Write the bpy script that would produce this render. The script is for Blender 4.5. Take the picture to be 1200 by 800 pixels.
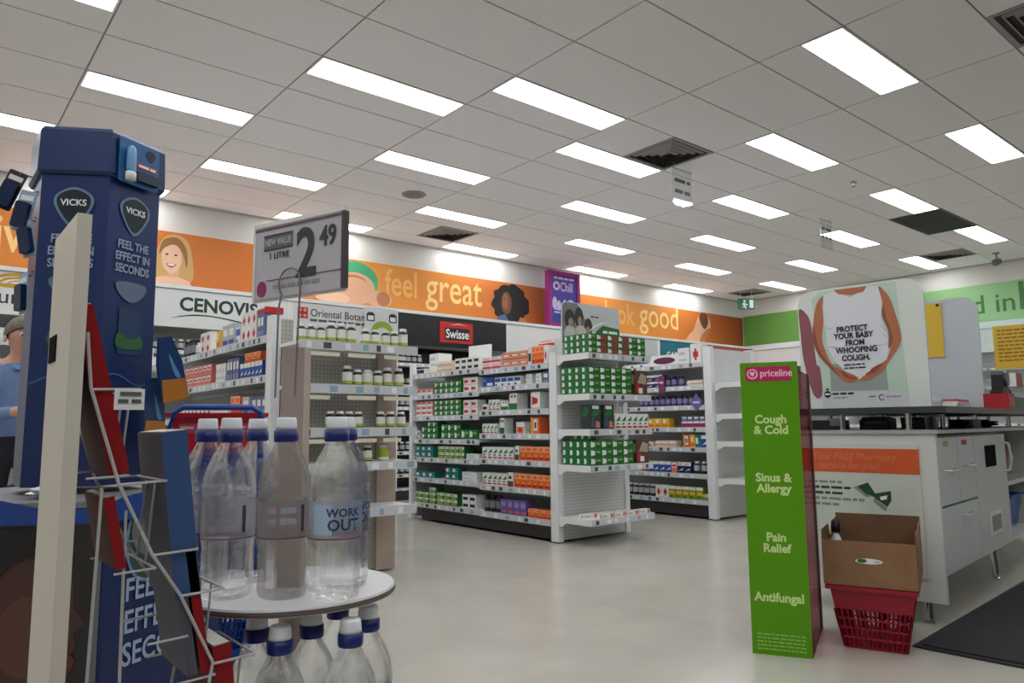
import bpy, math, random
from mathutils import Matrix, Vector
random.seed(7)
scene = bpy.context.scene
for _o in list(bpy.data.objects):
    bpy.data.objects.remove(_o)
COL = scene.collection
PI = math.pi
# ------------------------------------------------------------------ camera
CAMX, CAMY, CAMZ = 0.3769, -5.6203, 0.90
ZC = 3.40                      # ceiling height
WALL_Y, WALL_X = 2.80, 13.45   # banner wall and green wall
cam_data = bpy.data.cameras.new('camera')
cam = bpy.data.objects.new('camera', cam_data)
COL.objects.link(cam)
cam_data.sensor_width = 36.0
cam_data.sensor_fit = 'HORIZONTAL'
cam_data.lens = 858.3 / 1200 * 36
cam_data.clip_start = 0.05
_r = Vector((0.77053, -0.63734, -0.00906))
_d = Vector((0.06664, 0.09468, -0.99327))
_f = Vector((0.63391, 0.76474, 0.11543))
cam.matrix_world = Matrix(((_r.x, -_d.x, -_f.x, CAMX), (_r.y, -_d.y, -_f.y, CAMY), (_r.z, -_d.z, -_f.z, CAMZ), (0, 0, 0, 1)))
scene.camera = cam
# ------------------------------------------------------------------ world, exposure
world = bpy.data.worlds.new('world')
scene.world = world
world.use_nodes = True
world.node_tree.nodes['Background'].inputs[0].default_value = (0.5, 0.52, 0.55, 1)
world.node_tree.nodes['Background'].inputs[1].default_value = 0.02
scene.view_settings.view_transform = 'Standard'
scene.view_settings.look = 'None'
scene.view_settings.gamma = 1.0
scene.view_settings.use_curve_mapping = False
scene.view_settings.exposure = 0.2
LIGHT_EMISSION = 9.0           # the ceiling troffers are the room's only lamps

# ------------------------------------------------------------------ materials
_M = {}
def lin(c):
    return tuple((v / 12.92 if v <= .04045 else ((v + .055) / 1.055) ** 2.4) for v in c)
def rgb(r, g, b):
    return lin((r / 255, g / 255, b / 255))
def mat(name, col, rough=.5, spec=.5, metal=0., emit=0., alpha=1., trans=0., ior=1.45, coat=0.):
    if name in _M:
        return _M[name]
    m = bpy.data.materials.new(name)
    m.use_nodes = True
    b = m.node_tree.nodes['Principled BSDF']
    b.inputs['Base Color'].default_value = (*col, 1)
    b.inputs['Roughness'].default_value = rough
    b.inputs['Specular IOR Level'].default_value = spec
    b.inputs['Metallic'].default_value = metal
    b.inputs['IOR'].default_value = ior
    b.inputs['Transmission Weight'].default_value = trans
    b.inputs['Alpha'].default_value = alpha
    b.inputs['Coat Weight'].default_value = coat
    if emit:
        b.inputs['Emission Color'].default_value = (*col, 1)
        b.inputs['Emission Strength'].default_value = emit
    m.diffuse_color = (*col, 1)
    _M[name] = m
    return m
def noisy(name, c1, c2, scale, rough=.5, bump=0., detail=4, spec=.5, stretch=(1, 1, 1), coat=0.):
    if name in _M:
        return _M[name]
    m = mat(name, c1, rough, spec, coat=coat)
    nt = m.node_tree
    b = nt.nodes['Principled BSDF']
    tc = nt.nodes.new('ShaderNodeTexCoord')
    mp = nt.nodes.new('ShaderNodeMapping')
    mp.inputs['Scale'].default_value = stretch
    no = nt.nodes.new('ShaderNodeTexNoise')
    no.inputs['Scale'].default_value = scale
    no.inputs['Detail'].default_value = detail
    cr = nt.nodes.new('ShaderNodeValToRGB')
    cr.color_ramp.elements[0].position = .35
    cr.color_ramp.elements[1].position = .65
    cr.color_ramp.elements[0].color = (*c1, 1)
    cr.color_ramp.elements[1].color = (*c2, 1)
    nt.links.new(tc.outputs['Object'], mp.inputs[0])
    nt.links.new(mp.outputs[0], no.inputs['Vector'])
    nt.links.new(no.outputs['Fac'], cr.inputs[0])
    nt.links.new(cr.outputs[0], b.inputs['Base Color'])
    if bump:
        bp = nt.nodes.new('ShaderNodeBump')
        bp.inputs['Strength'].default_value = bump
        bp.inputs['Distance'].default_value = .002
        nt.links.new(no.outputs['Fac'], bp.inputs['Height'])
        nt.links.new(bp.outputs[0], b.inputs['Normal'])
    return m
def gradient(name, stops, axis=0, length=1., rough=.45):
    """Printed colour gradient along one object axis (0..length)."""
    if name in _M:
        return _M[name]
    m = mat(name, stops[0][1], rough)
    nt = m.node_tree
    b = nt.nodes['Principled BSDF']
    tc = nt.nodes.new('ShaderNodeTexCoord')
    sp = nt.nodes.new('ShaderNodeSeparateXYZ')
    mu = nt.nodes.new('ShaderNodeMath')
    mu.operation = 'DIVIDE'
    mu.inputs[1].default_value = length
    cr = nt.nodes.new('ShaderNodeValToRGB')
    el = cr.color_ramp.elements
    while len(el) < len(stops):
        el.new(.5)
    for e, (p, c) in zip(el, stops):
        e.position = p
        e.color = (*c, 1)
    nt.links.new(tc.outputs['Object'], sp.inputs[0])
    nt.links.new(sp.outputs[axis], mu.inputs[0])
    nt.links.new(mu.outputs[0], cr.inputs[0])
    nt.links.new(cr.outputs[0], b.inputs['Base Color'])
    return m
def pegboard(name, base, hole, pitch=.025, axis=0):
    """Perforated sheet steel: a grid of small dark holes."""
    if name in _M:
        return _M[name]
    m = mat(name, base, .5)
    nt = m.node_tree
    b = nt.nodes['Principled BSDF']
    tc = nt.nodes.new('ShaderNodeTexCoord')
    vm = nt.nodes.new('ShaderNodeVectorMath')
    vm.operation = 'SCALE'
    vm.inputs['Scale'].default_value = 1 / pitch
    fr = nt.nodes.new('ShaderNodeVectorMath')
    fr.operation = 'FRACTION'
    sp = nt.nodes.new('ShaderNodeSeparateXYZ')
    nt.links.new(tc.outputs['Object'], vm.inputs[0])
    nt.links.new(vm.outputs[0], fr.inputs[0])
    nt.links.new(fr.outputs[0], sp.inputs[0])
    def band(sock):
        a = nt.nodes.new('ShaderNodeMath'); a.operation = 'SUBTRACT'; a.inputs[1].default_value = .5
        nt.links.new(sock, a.inputs[0])
        c = nt.nodes.new('ShaderNodeMath'); c.operation = 'ABSOLUTE'
        nt.links.new(a.outputs[0], c.inputs[0])
        d = nt.nodes.new('ShaderNodeMath'); d.operation = 'LESS_THAN'; d.inputs[1].default_value = .14
        nt.links.new(c.outputs[0], d.inputs[0])
        return d.outputs[0]
    bx, bz = band(sp.outputs[axis]), band(sp.outputs[2 if axis < 2 else 1])
    mu = nt.nodes.new('ShaderNodeMath'); mu.operation = 'MULTIPLY'
    nt.links.new(bx, mu.inputs[0]); nt.links.new(bz, mu.inputs[1])
    mx = nt.nodes.new('ShaderNodeMix'); mx.data_type = 'RGBA'
    mx.inputs['A'].default_value = (*base, 1)
    mx.inputs['B'].default_value = (*hole, 1)
    nt.links.new(mu.outputs[0], mx.inputs['Factor'])
    nt.links.new(mx.outputs['Result'], b.inputs['Base Color'])
    return m
def clear(name, tint, through=.6, rough=.04, ior=1.33):
    """Clear plastic: part straight-through, part glass with its highlights."""
    if name in _M:
        return _M[name]
    m = mat(name, tint, rough, .5, trans=1., ior=ior)
    nt = m.node_tree
    b = nt.nodes['Principled BSDF']
    out = nt.nodes['Material Output']
    tr = nt.nodes.new('ShaderNodeBsdfTransparent')
    tr.inputs[0].default_value = (*tint, 1)
    mx = nt.nodes.new('ShaderNodeMixShader')
    mx.inputs[0].default_value = through
    nt.links.new(b.outputs[0], mx.inputs[1])
    nt.links.new(tr.outputs[0], mx.inputs[2])
    nt.links.new(mx.outputs[0], out.inputs['Surface'])
    return m

WHITE = mat('white_metal', rgb(226, 228, 228), .35)
OFFW = mat('off_white', rgb(205, 203, 198), .5)
PAPER = mat('paper_white', rgb(228, 228, 226), .6)
DARK = mat('dark_plinth', rgb(48, 44, 44), .5)
BLACK = mat('black_plastic', rgb(22, 22, 24), .4)
RAIL = mat('price_rail', rgb(198, 202, 204), .35)
TICK = mat('price_ticket', rgb(232, 234, 236), .5)
TICKB = mat('price_ticket_blue', rgb(140, 168, 190), .5)
TICKD = mat('price_ticket_dark', rgb(70, 76, 78), .5)
CHROME = mat('chrome', rgb(200, 200, 205), .15, metal=1.)
PEG = pegboard('white_pegboard', rgb(206, 208, 206), rgb(120, 120, 118))
PEGY = pegboard('white_pegboard_side', rgb(206, 208, 206), rgb(120, 120, 118), axis=1)
PEGB = pegboard('beige_pegboard', rgb(186, 182, 172), rgb(110, 106, 98))
BEIGE = noisy('beige_board', rgb(178, 160, 146), rgb(186, 168, 154), 6, .5)

# ------------------------------------------------------------------ mesh building
ORD = 'first second third fourth fifth sixth seventh eighth ninth tenth eleventh twelfth thirteenth fourteenth fifteenth sixteenth seventeenth eighteenth nineteenth twentieth'.split()
def suffix(label, extra):
    full = label + ', ' + extra if extra else label
    return full if len(full.split()) <= 16 else label
class MB:
    def __init__(s):
        s.v, s.f, s.mi, s.mats = [], [], [], []
    def m(s, material):
        if material not in s.mats:
            s.mats.append(material)
        return s.mats.index(material)
    def face(s, pts, material):
        n = len(s.v)
        s.v += [tuple(p) for p in pts]
        s.f.append(tuple(range(n, n + len(pts))))
        s.mi.append(s.m(material))
        return s
    def box(s, x0, x1, y0, y1, z0, z1, material, front=None):
        n = len(s.v)
        s.v += [(x0, y0, z0), (x1, y0, z0), (x1, y1, z0), (x0, y1, z0), (x0, y0, z1), (x1, y0, z1), (x1, y1, z1), (x0, y1, z1)]
        k = s.m(material)
        fk = k if front is None else s.m(front)
        for f, kk in (((0, 3, 2, 1), k), ((4, 5, 6, 7), k), ((0, 1, 5, 4), fk), ((1, 2, 6, 5), k), ((2, 3, 7, 6), k), ((3, 0, 4, 7), k)):
            s.f.append(tuple(n + i for i in f)); s.mi.append(kk)
        return s
    def loft(s, rings, material, cap=True, closed=True):
        n0 = len(s.v)
        k = s.m(material)
        L = len(rings[0])
        for r in rings:
            s.v += [tuple(p) for p in r]
        for i in range(len(rings) - 1):
            a, b = n0 + i * L, n0 + (i + 1) * L
            for j in range(L if closed else L - 1):
                q = (j + 1) % L
                s.f.append((a + j, a + q, b + q, b + j)); s.mi.append(k)
        if cap:
            s.f.append(tuple(n0 + j for j in reversed(range(L)))); s.mi.append(k)
            e = n0 + (len(rings) - 1) * L
            s.f.append(tuple(e + j for j in range(L))); s.mi.append(k)
        return s
    def lathe(s, prof, material, n=16, c=(0, 0, 0), cap=True):
        rings = [[(c[0] + r * math.cos(2 * PI * j / n), c[1] + r * math.sin(2 * PI * j / n), c[2] + z) for j in range(n)] for r, z in prof]
        return s.loft(rings, material, cap)
    def tube(s, path, r, material, n=6):
        P = [Vector(p) for p in path]
        rings = []
        for i, p in enumerate(P):
            t = (P[min(i + 1, len(P) - 1)] - P[max(i - 1, 0)]).normalized()
            a = Vector((0, 0, 1)) if abs(t.z) < .9 else Vector((1, 0, 0))
            u = t.cross(a).normalized()
            w = t.cross(u)
            rings.append([p + (u * math.cos(2 * PI * j / n) + w * math.sin(2 * PI * j / n)) * r for j in range(n)])
        return s.loft(rings, material)
    def slab(s, pts, y0, y1, material, front=None):
        """Outline (x, z) given counter-clockwise seen from -y, with thickness y0..y1 (front at y0)."""
        n = len(s.v)
        L = len(pts)
        k = s.m(material)
        s.v += [(x, y0, z) for x, z in pts] + [(x, y1, z) for x, z in pts]
        s.f.append(tuple(n + i for i in range(L))); s.mi.append(k if front is None else s.m(front))
        s.f.append(tuple(n + L + i for i in reversed(range(L)))); s.mi.append(k)
        for i in range(L):
            j = (i + 1) % L
            s.f.append((n + j, n + i, n + L + i, n + L + j)); s.mi.append(k)
        return s
    def mesh(s, name, smooth=False):
        me = bpy.data.meshes.new(name)
        me.from_pydata(s.v, [], s.f)
        for m_ in s.mats:
            me.materials.append(m_)
        me.polygons.foreach_set('material_index', s.mi)
        if smooth:
            me.polygons.foreach_set('use_smooth', [True] * len(s.f))
        me.update()
        return me
    def build(s, name, parent=None, loc=(0, 0, 0), rz=0., smooth=False, rot=None):
        return link(name, s.mesh(name, smooth), parent, loc, rz, rot)
def link(name, me, parent=None, loc=(0, 0, 0), rz=0., rot=None):
    o = bpy.data.objects.new(name, me)
    COL.objects.link(o)
    o.location = loc
    o.rotation_euler = rot if rot else (0, 0, rz)
    if parent:
        o.parent = parent
    return o
def tag(o, label, cat, group=None):
    o['label'] = label
    o['category'] = cat
    if group:
        o['group'] = group
    return o
def thing(name, label, cat, loc=(0, 0, 0), rz=0., group=None, rot=None):
    return tag(link(name, None, None, loc, rz, rot), label, cat, group)
def struct(o):
    o['kind'] = 'structure'
    return o
def smooth_outline(pts, n=5):
    """Catmull-Rom through a closed outline."""
    out, L = [], len(pts)
    for i in range(L):
        p0, p1, p2, p3 = pts[i - 1], pts[i], pts[(i + 1) % L], pts[(i + 2) % L]
        for k in range(n):
            t = k / n
            out.append(tuple(.5 * (2 * p1[a] + (p2[a] - p0[a]) * t + (2 * p0[a] - 5 * p1[a] + 4 * p2[a] - p3[a]) * t * t + (3 * p1[a] - p0[a] - 3 * p2[a] + p3[a]) * t ** 3) for a in (0, 1)))
    return out
def ellipse(cx, cz, rx, rz_, n=18, a0=0., a1=2 * PI):
    return [(cx + rx * math.cos(a0 + (a1 - a0) * i / n), cz + rz_ * math.sin(a0 + (a1 - a0) * i / n)) for i in range(n)]
def rounded(x0, x1, z0, z1, r, n=5, corners=(1, 1, 1, 1)):
    out = []
    for (cx, cz, a, on) in ((x0 + r, z0 + r, PI, corners[0]), (x1 - r, z0 + r, 1.5 * PI, corners[1]), (x1 - r, z1 - r, 0, corners[2]), (x0 + r, z1 - r, .5 * PI, corners[3])):
        if on:
            out += [(cx + r * math.cos(a + .5 * PI * i / n), cz + r * math.sin(a + .5 * PI * i / n)) for i in range(n + 1)]
        else:
            out.append((x0 if cx < (x0 + x1) / 2 else x1, z0 if cz < (z0 + z1) / 2 else z1))
    return out
def flat(name, pts, material, parent, y=-.001, t=.0008, sm=0):
    """A printed shape: thin outline lying on a sign's face (local -y side)."""
    if sm:
        pts = smooth_outline(pts, sm)
    area = sum(pts[i - 1][0] * pts[i][1] - pts[i][0] * pts[i - 1][1] for i in range(len(pts)))
    if area < 0:
        pts = pts[::-1]
    return MB().slab(pts, y - t, y, material).build(name, parent)
_TXT = {}
def text(s, size, material, parent, x, z, y=-.002, align='LEFT', bold=0., name='lettering', sx=1., spacing=1., shear=0., roll=0.):
    key = (s, size, bold, align, material.name, spacing, shear)
    if key not in _TXT:
        cu = bpy.data.curves.new('lettering', 'FONT')
        cu.body = s
        cu.size = size
        cu.align_x = align
        cu.offset = bold * size
        cu.extrude = .0004
        cu.space_character = spacing
        cu.space_line = .85
        cu.shear = shear
        cu.resolution_u = 3
        t = bpy.data.objects.new('lettering', cu)
        me = bpy.data.meshes.new_from_object(t)
        bpy.data.objects.remove(t)
        me.materials.clear()
        me.materials.append(material)
        me.transform(Matrix.Rotation(PI / 2, 4, 'X'))
        _TXT[key] = me
    o = link(name, _TXT[key], parent, (x, y, z), rot=(0, roll, 0))
    o.scale = (sx, 1, 1)
    return o
def greek(parent, x0, x1, z, h, material, y=-.002, name='small_print', seed=1):
    """A line of print too small to read, as word-length bars."""
    rnd = random.Random(seed)
    mb = MB()
    x = x0
    while x < x1 - h:
        w = min(h * rnd.uniform(1.5, 5), x1 - x)
        mb.slab([(x, z), (x + w, z), (x + w, z + h), (x, z + h)], y - .0006, y, material)
        x += w + h * .7
    return mb.build(name, parent)

# ------------------------------------------------------------------ the room
RX0, RX1, RY0, RY1 = -3.6, WALL_X, -9.0, WALL_Y
FLOOR = noisy('vinyl_floor', rgb(176, 172, 162), rgb(184, 179, 169), 3.2, .2, .02, spec=.5)
CEILT = noisy('ceiling_tile', rgb(234, 231, 231), rgb(240, 237, 237), 60, .9, .08)
GRID = mat('ceiling_grid', rgb(150, 146, 146), .6)
WALLM = noisy('wall_paint', rgb(216, 214, 208), rgb(220, 218, 212), 2, .7)
struct(MB().box(RX0, RX1, RY0, RY1, -.1, 0, FLOOR).build('floor'))
struct(MB().box(RX0, RX1, RY1, RY1 + .15, 0, ZC + .1, WALLM).build('wall_back'))
struct(MB().box(RX1, RX1 + .15, RY0, RY1, 0, ZC + .1, WALLM).build('wall_right'))
DIMW = noisy('unlit_mall_tone', rgb(84, 82, 80), rgb(92, 90, 88), 2, .6)  # dark colour of the unseen front wall stands in for an unlit mall entrance
struct(MB().box(RX0 - .15, RX0, RY0, RY1, 0, ZC + .1, WALLM).build('wall_left'))
struct(MB().box(RX0, RX1, RY0 - .15, RY0, 0, ZC + .1, DIMW).build('wall_front'))
ceiling = struct(MB().box(RX0, RX1, RY0, RY1, ZC + .008, ZC + .1, GRID).build('ceiling'))
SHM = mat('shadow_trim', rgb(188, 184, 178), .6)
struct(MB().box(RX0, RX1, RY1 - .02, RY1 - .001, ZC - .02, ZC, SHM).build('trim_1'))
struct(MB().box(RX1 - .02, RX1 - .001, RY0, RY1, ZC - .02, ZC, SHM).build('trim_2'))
# troffers: one in every fourth tile of a column, alternate columns offset; one column sits a tile out of step
lights = []
for u in range(-3, 12):
    for v in range(-15, 5):
        on = (v % 4 == (2 if u % 2 == 0 else 0))
        if u == 3 and v == -4:
            on = False
        if (u, v) == (3, -3):
            on = True
        if on and (v >= -9 or u <= 3) and u >= -2 and (u + 1) * 1.2 <= RX1 + .01:
            lights.append((u, v))
vents = {(4, -3): .5, (4, 3): .5, (10, -3): 0., (10, 3): .3, (4, -8): .5}
GRILLE = (8, -4)
tile_me = MB().box(.006, 1.194, .006, .594, 0, .008, CEILT).mesh('tile')
half_me = MB().box(.006, 1.194, .306, .594, 0, .008, CEILT).mesh('tile')
last_me = MB().box(.006, 1.194, .006, .38, 0, .008, CEILT).mesh('tile')
last_half = MB().box(.006, 1.194, .306, .38, 0, .008, CEILT).mesh('tile')
vtile = {}
for u in range(-3, 12):
    for v in range(-15, 5):
        x, y = u * 1.2, v * .6
        if x + 1.2 > RX1 + .01:
            w = RX1 - x - .02
            link('tile', MB().box(.006, w, .006, .38 if v == 4 else .594, 0, .008, CEILT).mesh('tile'), ceiling, (x, y, ZC))
        elif (u, v) in lights:
            link('tile', last_half if v == 4 else half_me, ceiling, (x, y, ZC))
        elif (u, v) in vents:
            a = vents[(u, v)] * 1.2
            mb = MB()
            if a > .01:
                mb.box(.006, a, .006, .594, 0, .008, CEILT)
            if a + .6 < 1.19:
                mb.box(a + .6, 1.194, .006, .594, 0, .008, CEILT)
            link('tile', mb.mesh('tile'), ceiling, (x, y, ZC))
        elif (u, v) != GRILLE:
            link('tile', last_me if v == 4 else tile_me, ceiling, (x, y, ZC))
DIFF = mat('light_diffuser', (.955, .98, 1.0), .5, emit=LIGHT_EMISSION)
TRIM = mat('light_trim', rgb(225, 225, 222), .4)
fr = MB()
for a in ((.004, 1.196, .004, .018), (.004, 1.196, .288, .302), (.004, .018, .018, .288), (1.182, 1.196, .018, .288)):
    fr.box(*a, -.004, .012, TRIM)
fr_me = fr.mesh('frame')
df_me = MB().box(.018, 1.182, .018, .288, .0, .006, DIFF).mesh('diffuser')
for (u, v) in lights:
    t = thing('ceiling_light', 'recessed ceiling troffer, %s row from the banner wall, %s column from the end wall' % (ORD[4 - v], ORD[10 - u]), 'ceiling light', (u * 1.2, v * .6, ZC), 0, 'fluorescent troffers in the tiled ceiling')
    link('frame', fr_me, t)
    link('diffuser', df_me, t)
VG = mat('vent_metal', rgb(150, 146, 144), .5)
VD = mat('vent_dark', rgb(46, 44, 44), .7)
vent_lab = {(4, -3): 'square louvred air diffuser beside the hanging clear sign', (4, 3): 'square louvred air diffuser close to the orange banner wall',
            (10, -3): 'small far air diffuser above the rounded counter poster', (10, 3): 'far air diffuser near the green exit sign', (4, -8): 'air diffuser at the upper corner of the picture'}
for (u, v), fx in vents.items():
    t = thing('air_diffuser', vent_lab[(u, v)], 'air vent', (u * 1.2 + fx * 1.2 + .3, v * .6 + .3, ZC), 0, 'square ceiling air diffusers')
    MB().box(-.29, .29, -.29, .29, .006, .02, VD).build('backing', t)
    f2 = MB()
    for s in (-1, 1):
        f2.box(-.295, .295, s * .28 - .015, s * .28 + .015, -.004, .012, VG)
        f2.box(s * .28 - .015, s * .28 + .015, -.265, .265, -.004, .012, VG)
    f2.build('frame', t)
    for k in range(4):
        r0 = .235 - k * .055
        l = MB()
        for a in range(4):
            ca, sa = round(math.cos(a * PI / 2)), round(math.sin(a * PI / 2))
            pts = [(-r0, r0, .006), (r0, r0, .006), (r0 - .02, r0 - .02, -.012), (-r0 + .02, r0 - .02, -.012)]
            l.face([(p[0] * ca - p[1] * sa, p[0] * sa + p[1] * ca, p[2]) for p in pts], VG)
        l.build('louver', t)
t = thing('return_air_grille', 'dark rectangular return air grille between two ceiling lights', 'air vent', (GRILLE[0] * 1.2, GRILLE[1] * .6, ZC))
MB().box(.02, 1.18, .03, .57, .0, .02, VD).build('backing', t)
f2 = MB()
for a in ((.0, 1.2, .0, .03), (.0, 1.2, .57, .6), (.0, .03, .03, .57), (1.17, 1.2, .03, .57)):
    f2.box(*a, -.004, .012, mat('grille_frame', rgb(70, 68, 68), .5))
f2.build('frame', t)
gl_me = MB().box(.03, 1.17, -.004, .004, -.006, .0, mat('grille_bar', rgb(62, 60, 60), .5)).mesh('slat')
for k in range(16):
    link('slat', gl_me, t, (0, .055 + k * .0325, 0))
t = thing('ceiling_speaker', 'round grey speaker grille set flush in the ceiling', 'speaker', (3.72 * 1.2, 1.58 * .6, ZC))
MB().lathe([(.13, -.006), (.125, -.012), (.11, -.012), (.105, -.008)], mat('spk_rim', rgb(150, 145, 142), .5), 28).build('rim', t)
MB().lathe([(.105, -.007), (.05, -.012), (.005, -.0125)], pegboard('spk_mesh', rgb(118, 112, 108), rgb(60, 58, 56), .012), 28).build('grille', t)
t = thing('smoke_detector', 'tiny round fire sprinkler head in the ceiling', 'sprinkler', (6.54 * 1.2, -3.68 * .6, ZC))
MB().lathe([(.035, 0), (.035, -.008), (.012, -.012), (.008, -.04), (.02, -.045), (.02, -.05)], CHROME, 14).build('head', t)
# ------------------------------------------------------------------ orange and green wall banners
OR1, OR2, OR3 = rgb(206, 116, 44), rgb(226, 150, 60), rgb(160, 70, 40)
SKIN = mat('print_skin', rgb(222, 172, 138), .5)
SKIN2 = mat('print_skin_dark', rgb(120, 74, 52), .5)
SKIN3 = mat('print_skin_tan', rgb(190, 122, 84), .5)
SKINL = mat('print_skin_light', rgb(236, 192, 160), .5)
BLOND = mat('print_blond', rgb(206, 164, 104), .5)
BLOND2 = mat('print_blond_dark', rgb(150, 104, 58), .5)
HAIR = mat('print_dark_hair', rgb(30, 22, 20), .5)
LIPS = mat('print_lips', rgb(176, 70, 66), .5)
TEETH = mat('print_teeth', rgb(240, 236, 230), .5)
PGREEN = mat('print_green', rgb(70, 168, 120), .5)
LETTER = mat('banner_letter', rgb(250, 206, 130), .5)
BX = [(-1.2, 3.62), (3.62, 8.62), (8.62, WALL_X - .02)]
banner_l = ['orange wall banner beginning with the lettering about living and a smiling blonde woman', 'orange wall banner reading feel great with a curly haired woman', 'orange wall banner reading look good with a bare shouldered figure']
banner = []
for i, (a, b) in enumerate(BX):
    w = b - a
    t = thing('wall_banner', banner_l[i], 'banner', (a, WALL_Y - .03, 2.45), 0, 'orange banners high on the back wall')
    st = [(0, OR1), (.3, OR2), (.62, OR1), (1, OR3)] if i else [(0, OR2), (.6, OR1), (1, OR1)]
    MB().box(0, w - .004, 0, .028, 0, .6, gradient('banner_print_%s' % 'abc'[i], st, 0, w)).build('panel', t)
    MB().box(-.0, w - .004, -.03, .026, -.05, -.004, WHITE).build('ledge', t)
    banner.append(t)
def bp(i, x): return x - BX[i][0]
t = banner[0]
text('live well', .52, LETTER, t, bp(0, .84), .17, bold=.012, sx=.72)
# blonde woman, smiling, bare shoulders
ox = bp(0, 2.55)
flat('print_hair', [(ox - .17, .08), (ox - .2, .3), (ox - .12, .52), (ox + .02, .575), (ox + .14, .5), (ox + .19, .3), (ox + .2, .1), (ox + .1, .0), (ox - .05, .02)], BLOND, t, -.001, sm=4)
flat('print_shoulders', [(ox - .3, .004), (ox - .22, .07), (ox - .08, .11), (ox + .04, .11), (ox + .16, .07), (ox + .2, .004)], SKINL, t, -.002)
flat('print_face', ellipse(ox - .03, .31, .105, .17, 20), SKINL, t, -.003)
flat('print_neck', [(ox - .07, .1), (ox + .05, .1), (ox + .05, .2), (ox - .06, .2)], SKIN, t, -.0028)
flat('print_fringe', [(ox - .16, .34), (ox - .12, .5), (ox + .02, .54), (ox + .12, .42), (ox + .13, .22), (ox + .08, .38), (ox + .0, .46), (ox - .1, .42)], BLOND2, t, -.004, sm=4)
flat('print_eyes', ellipse(ox - .08, .345, .018, .009, 10), HAIR, t, -.005)
flat('print_eyes', ellipse(ox + .01, .345, .018, .009, 10), HAIR, t, -.005)
flat('print_mouth', [(ox - .085, .245), (ox + .02, .245), (ox - .0, .215), (ox - .035, .2), (ox - .065, .215)], LIPS, t, -.005)
flat('print_teeth', [(ox - .07, .242), (ox + .005, .242), (ox - .01, .222), (ox - .055, .222)], TEETH, t, -.006)
t = banner[1]
text('feel', .50, mat('banner_letter_pale', rgb(240, 178, 96), .5), t, bp(1, 5.16), .2, bold=.012, sx=.72)
text('great', .60, LETTER, t, bp(1, 5.80), .19, bold=.007, sx=.78)
# mother and baby with a green towel
ox = bp(1, 4.72)
flat('print_towel', ellipse(ox, .33, .34, .25, 24), PGREEN, t, -.001)
flat('print_back', [(ox - .34, .12), (ox - .3, .3), (ox - .1, .42), (ox + .12, .42), (ox + .28, .3), (ox + .26, .1), (ox, .004), (ox - .2, .004)], SKIN, t, -.002, sm=4)
flat('print_fold', ellipse(ox - .02, .3, .2, .1, 20), SKIN3, t, -.003)
flat('print_fold', ellipse(ox - .0, .27, .2, .1, 20), SKIN, t, -.004)
flat('print_baby', ellipse(ox + .36, .12, .19, .115, 22), SKIN, t, -.003)
flat('print_baby', ellipse(ox + .42, .13, .1, .1, 18), SKIN3, t, -.004)
flat('print_arm', ellipse(ox - .3, .08, .24, .075, 20), SKINL, t, -.005)
# woman with long dark curls
ox = bp(1, 7.3)
hp = []
for k in range(26):
    a = 2 * PI * k / 26
    r = 1 + .07 * math.sin(k * 2.4) + .04 * math.cos(k * 5.1)
    hp.append((ox + .02 + .34 * r * math.cos(a) * (1.12 if math.sin(a) < 0 else 1), .30 + .285 * r * math.sin(a)))
flat('print_hair', [(x, max(.004, min(.596, z))) for x, z in hp], HAIR, t, -.001, sm=2)
flat('print_face', ellipse(ox - .07, .29, .1, .17, 20), SKIN2, t, -.002)
flat('print_cheek', ellipse(ox - .09, .31, .06, .12, 16), mat('print_cheek', rgb(150, 98, 70), .5), t, -.003)
flat('print_eyes', ellipse(ox - .11, .35, .018, .008, 10), HAIR, t, -.004)
flat('print_eyes', ellipse(ox - .03, .34, .018, .008, 10), HAIR, t, -.004)
flat('print_mouth', ellipse(ox - .07, .2, .035, .014, 12), LIPS, t, -.004)
flat('print_shoulders', [(ox - .28, .004), (ox - .2, .09), (ox - .1, .12), (ox - .02, .004)], mat('print_top', rgb(74, 104, 140), .5), t, -.004)
flat('print_shoulders', [(ox + .14, .004), (ox + .2, .1), (ox + .3, .08), (ox + .34, .004)], SKIN3, t, -.004)
t = banner[2]
text('look', .52, mat('banner_letter_pale', rgb(240, 178, 96), .5), t, bp(2, 9.35), .19, bold=.012, sx=.8)
text('good', .62, LETTER, t, bp(2, 10.25), .2, bold=.007, sx=.88)
ox = bp(2, 12.0)
flat('print_body', [(ox - .42, .004), (ox - .34, .14), (ox - .2, .24), (ox - .1, .42), (ox + .0, .55), (ox + .16, .585), (ox + .3, .5), (ox + .34, .33), (ox + .22, .28), (ox + .14, .18), (ox + .1, .004)], SKIN, t, -.001, sm=4)
flat('print_hair', [(ox - .02, .5), (ox + .08, .59), (ox + .24, .56), (ox + .26, .4), (ox + .16, .28), (ox + .06, .34)], mat('print_brown_hair', rgb(112, 62, 36), .5), t, -.002, sm=4)
flat('print_shadow', [(ox + .0, .1), (ox + .12, .22), (ox + .26, .3), (ox + .3, .28), (ox + .16, .1), (ox + .1, .004), (ox - .02, .004)], SKIN3, t, -.003, sm=3)
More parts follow.
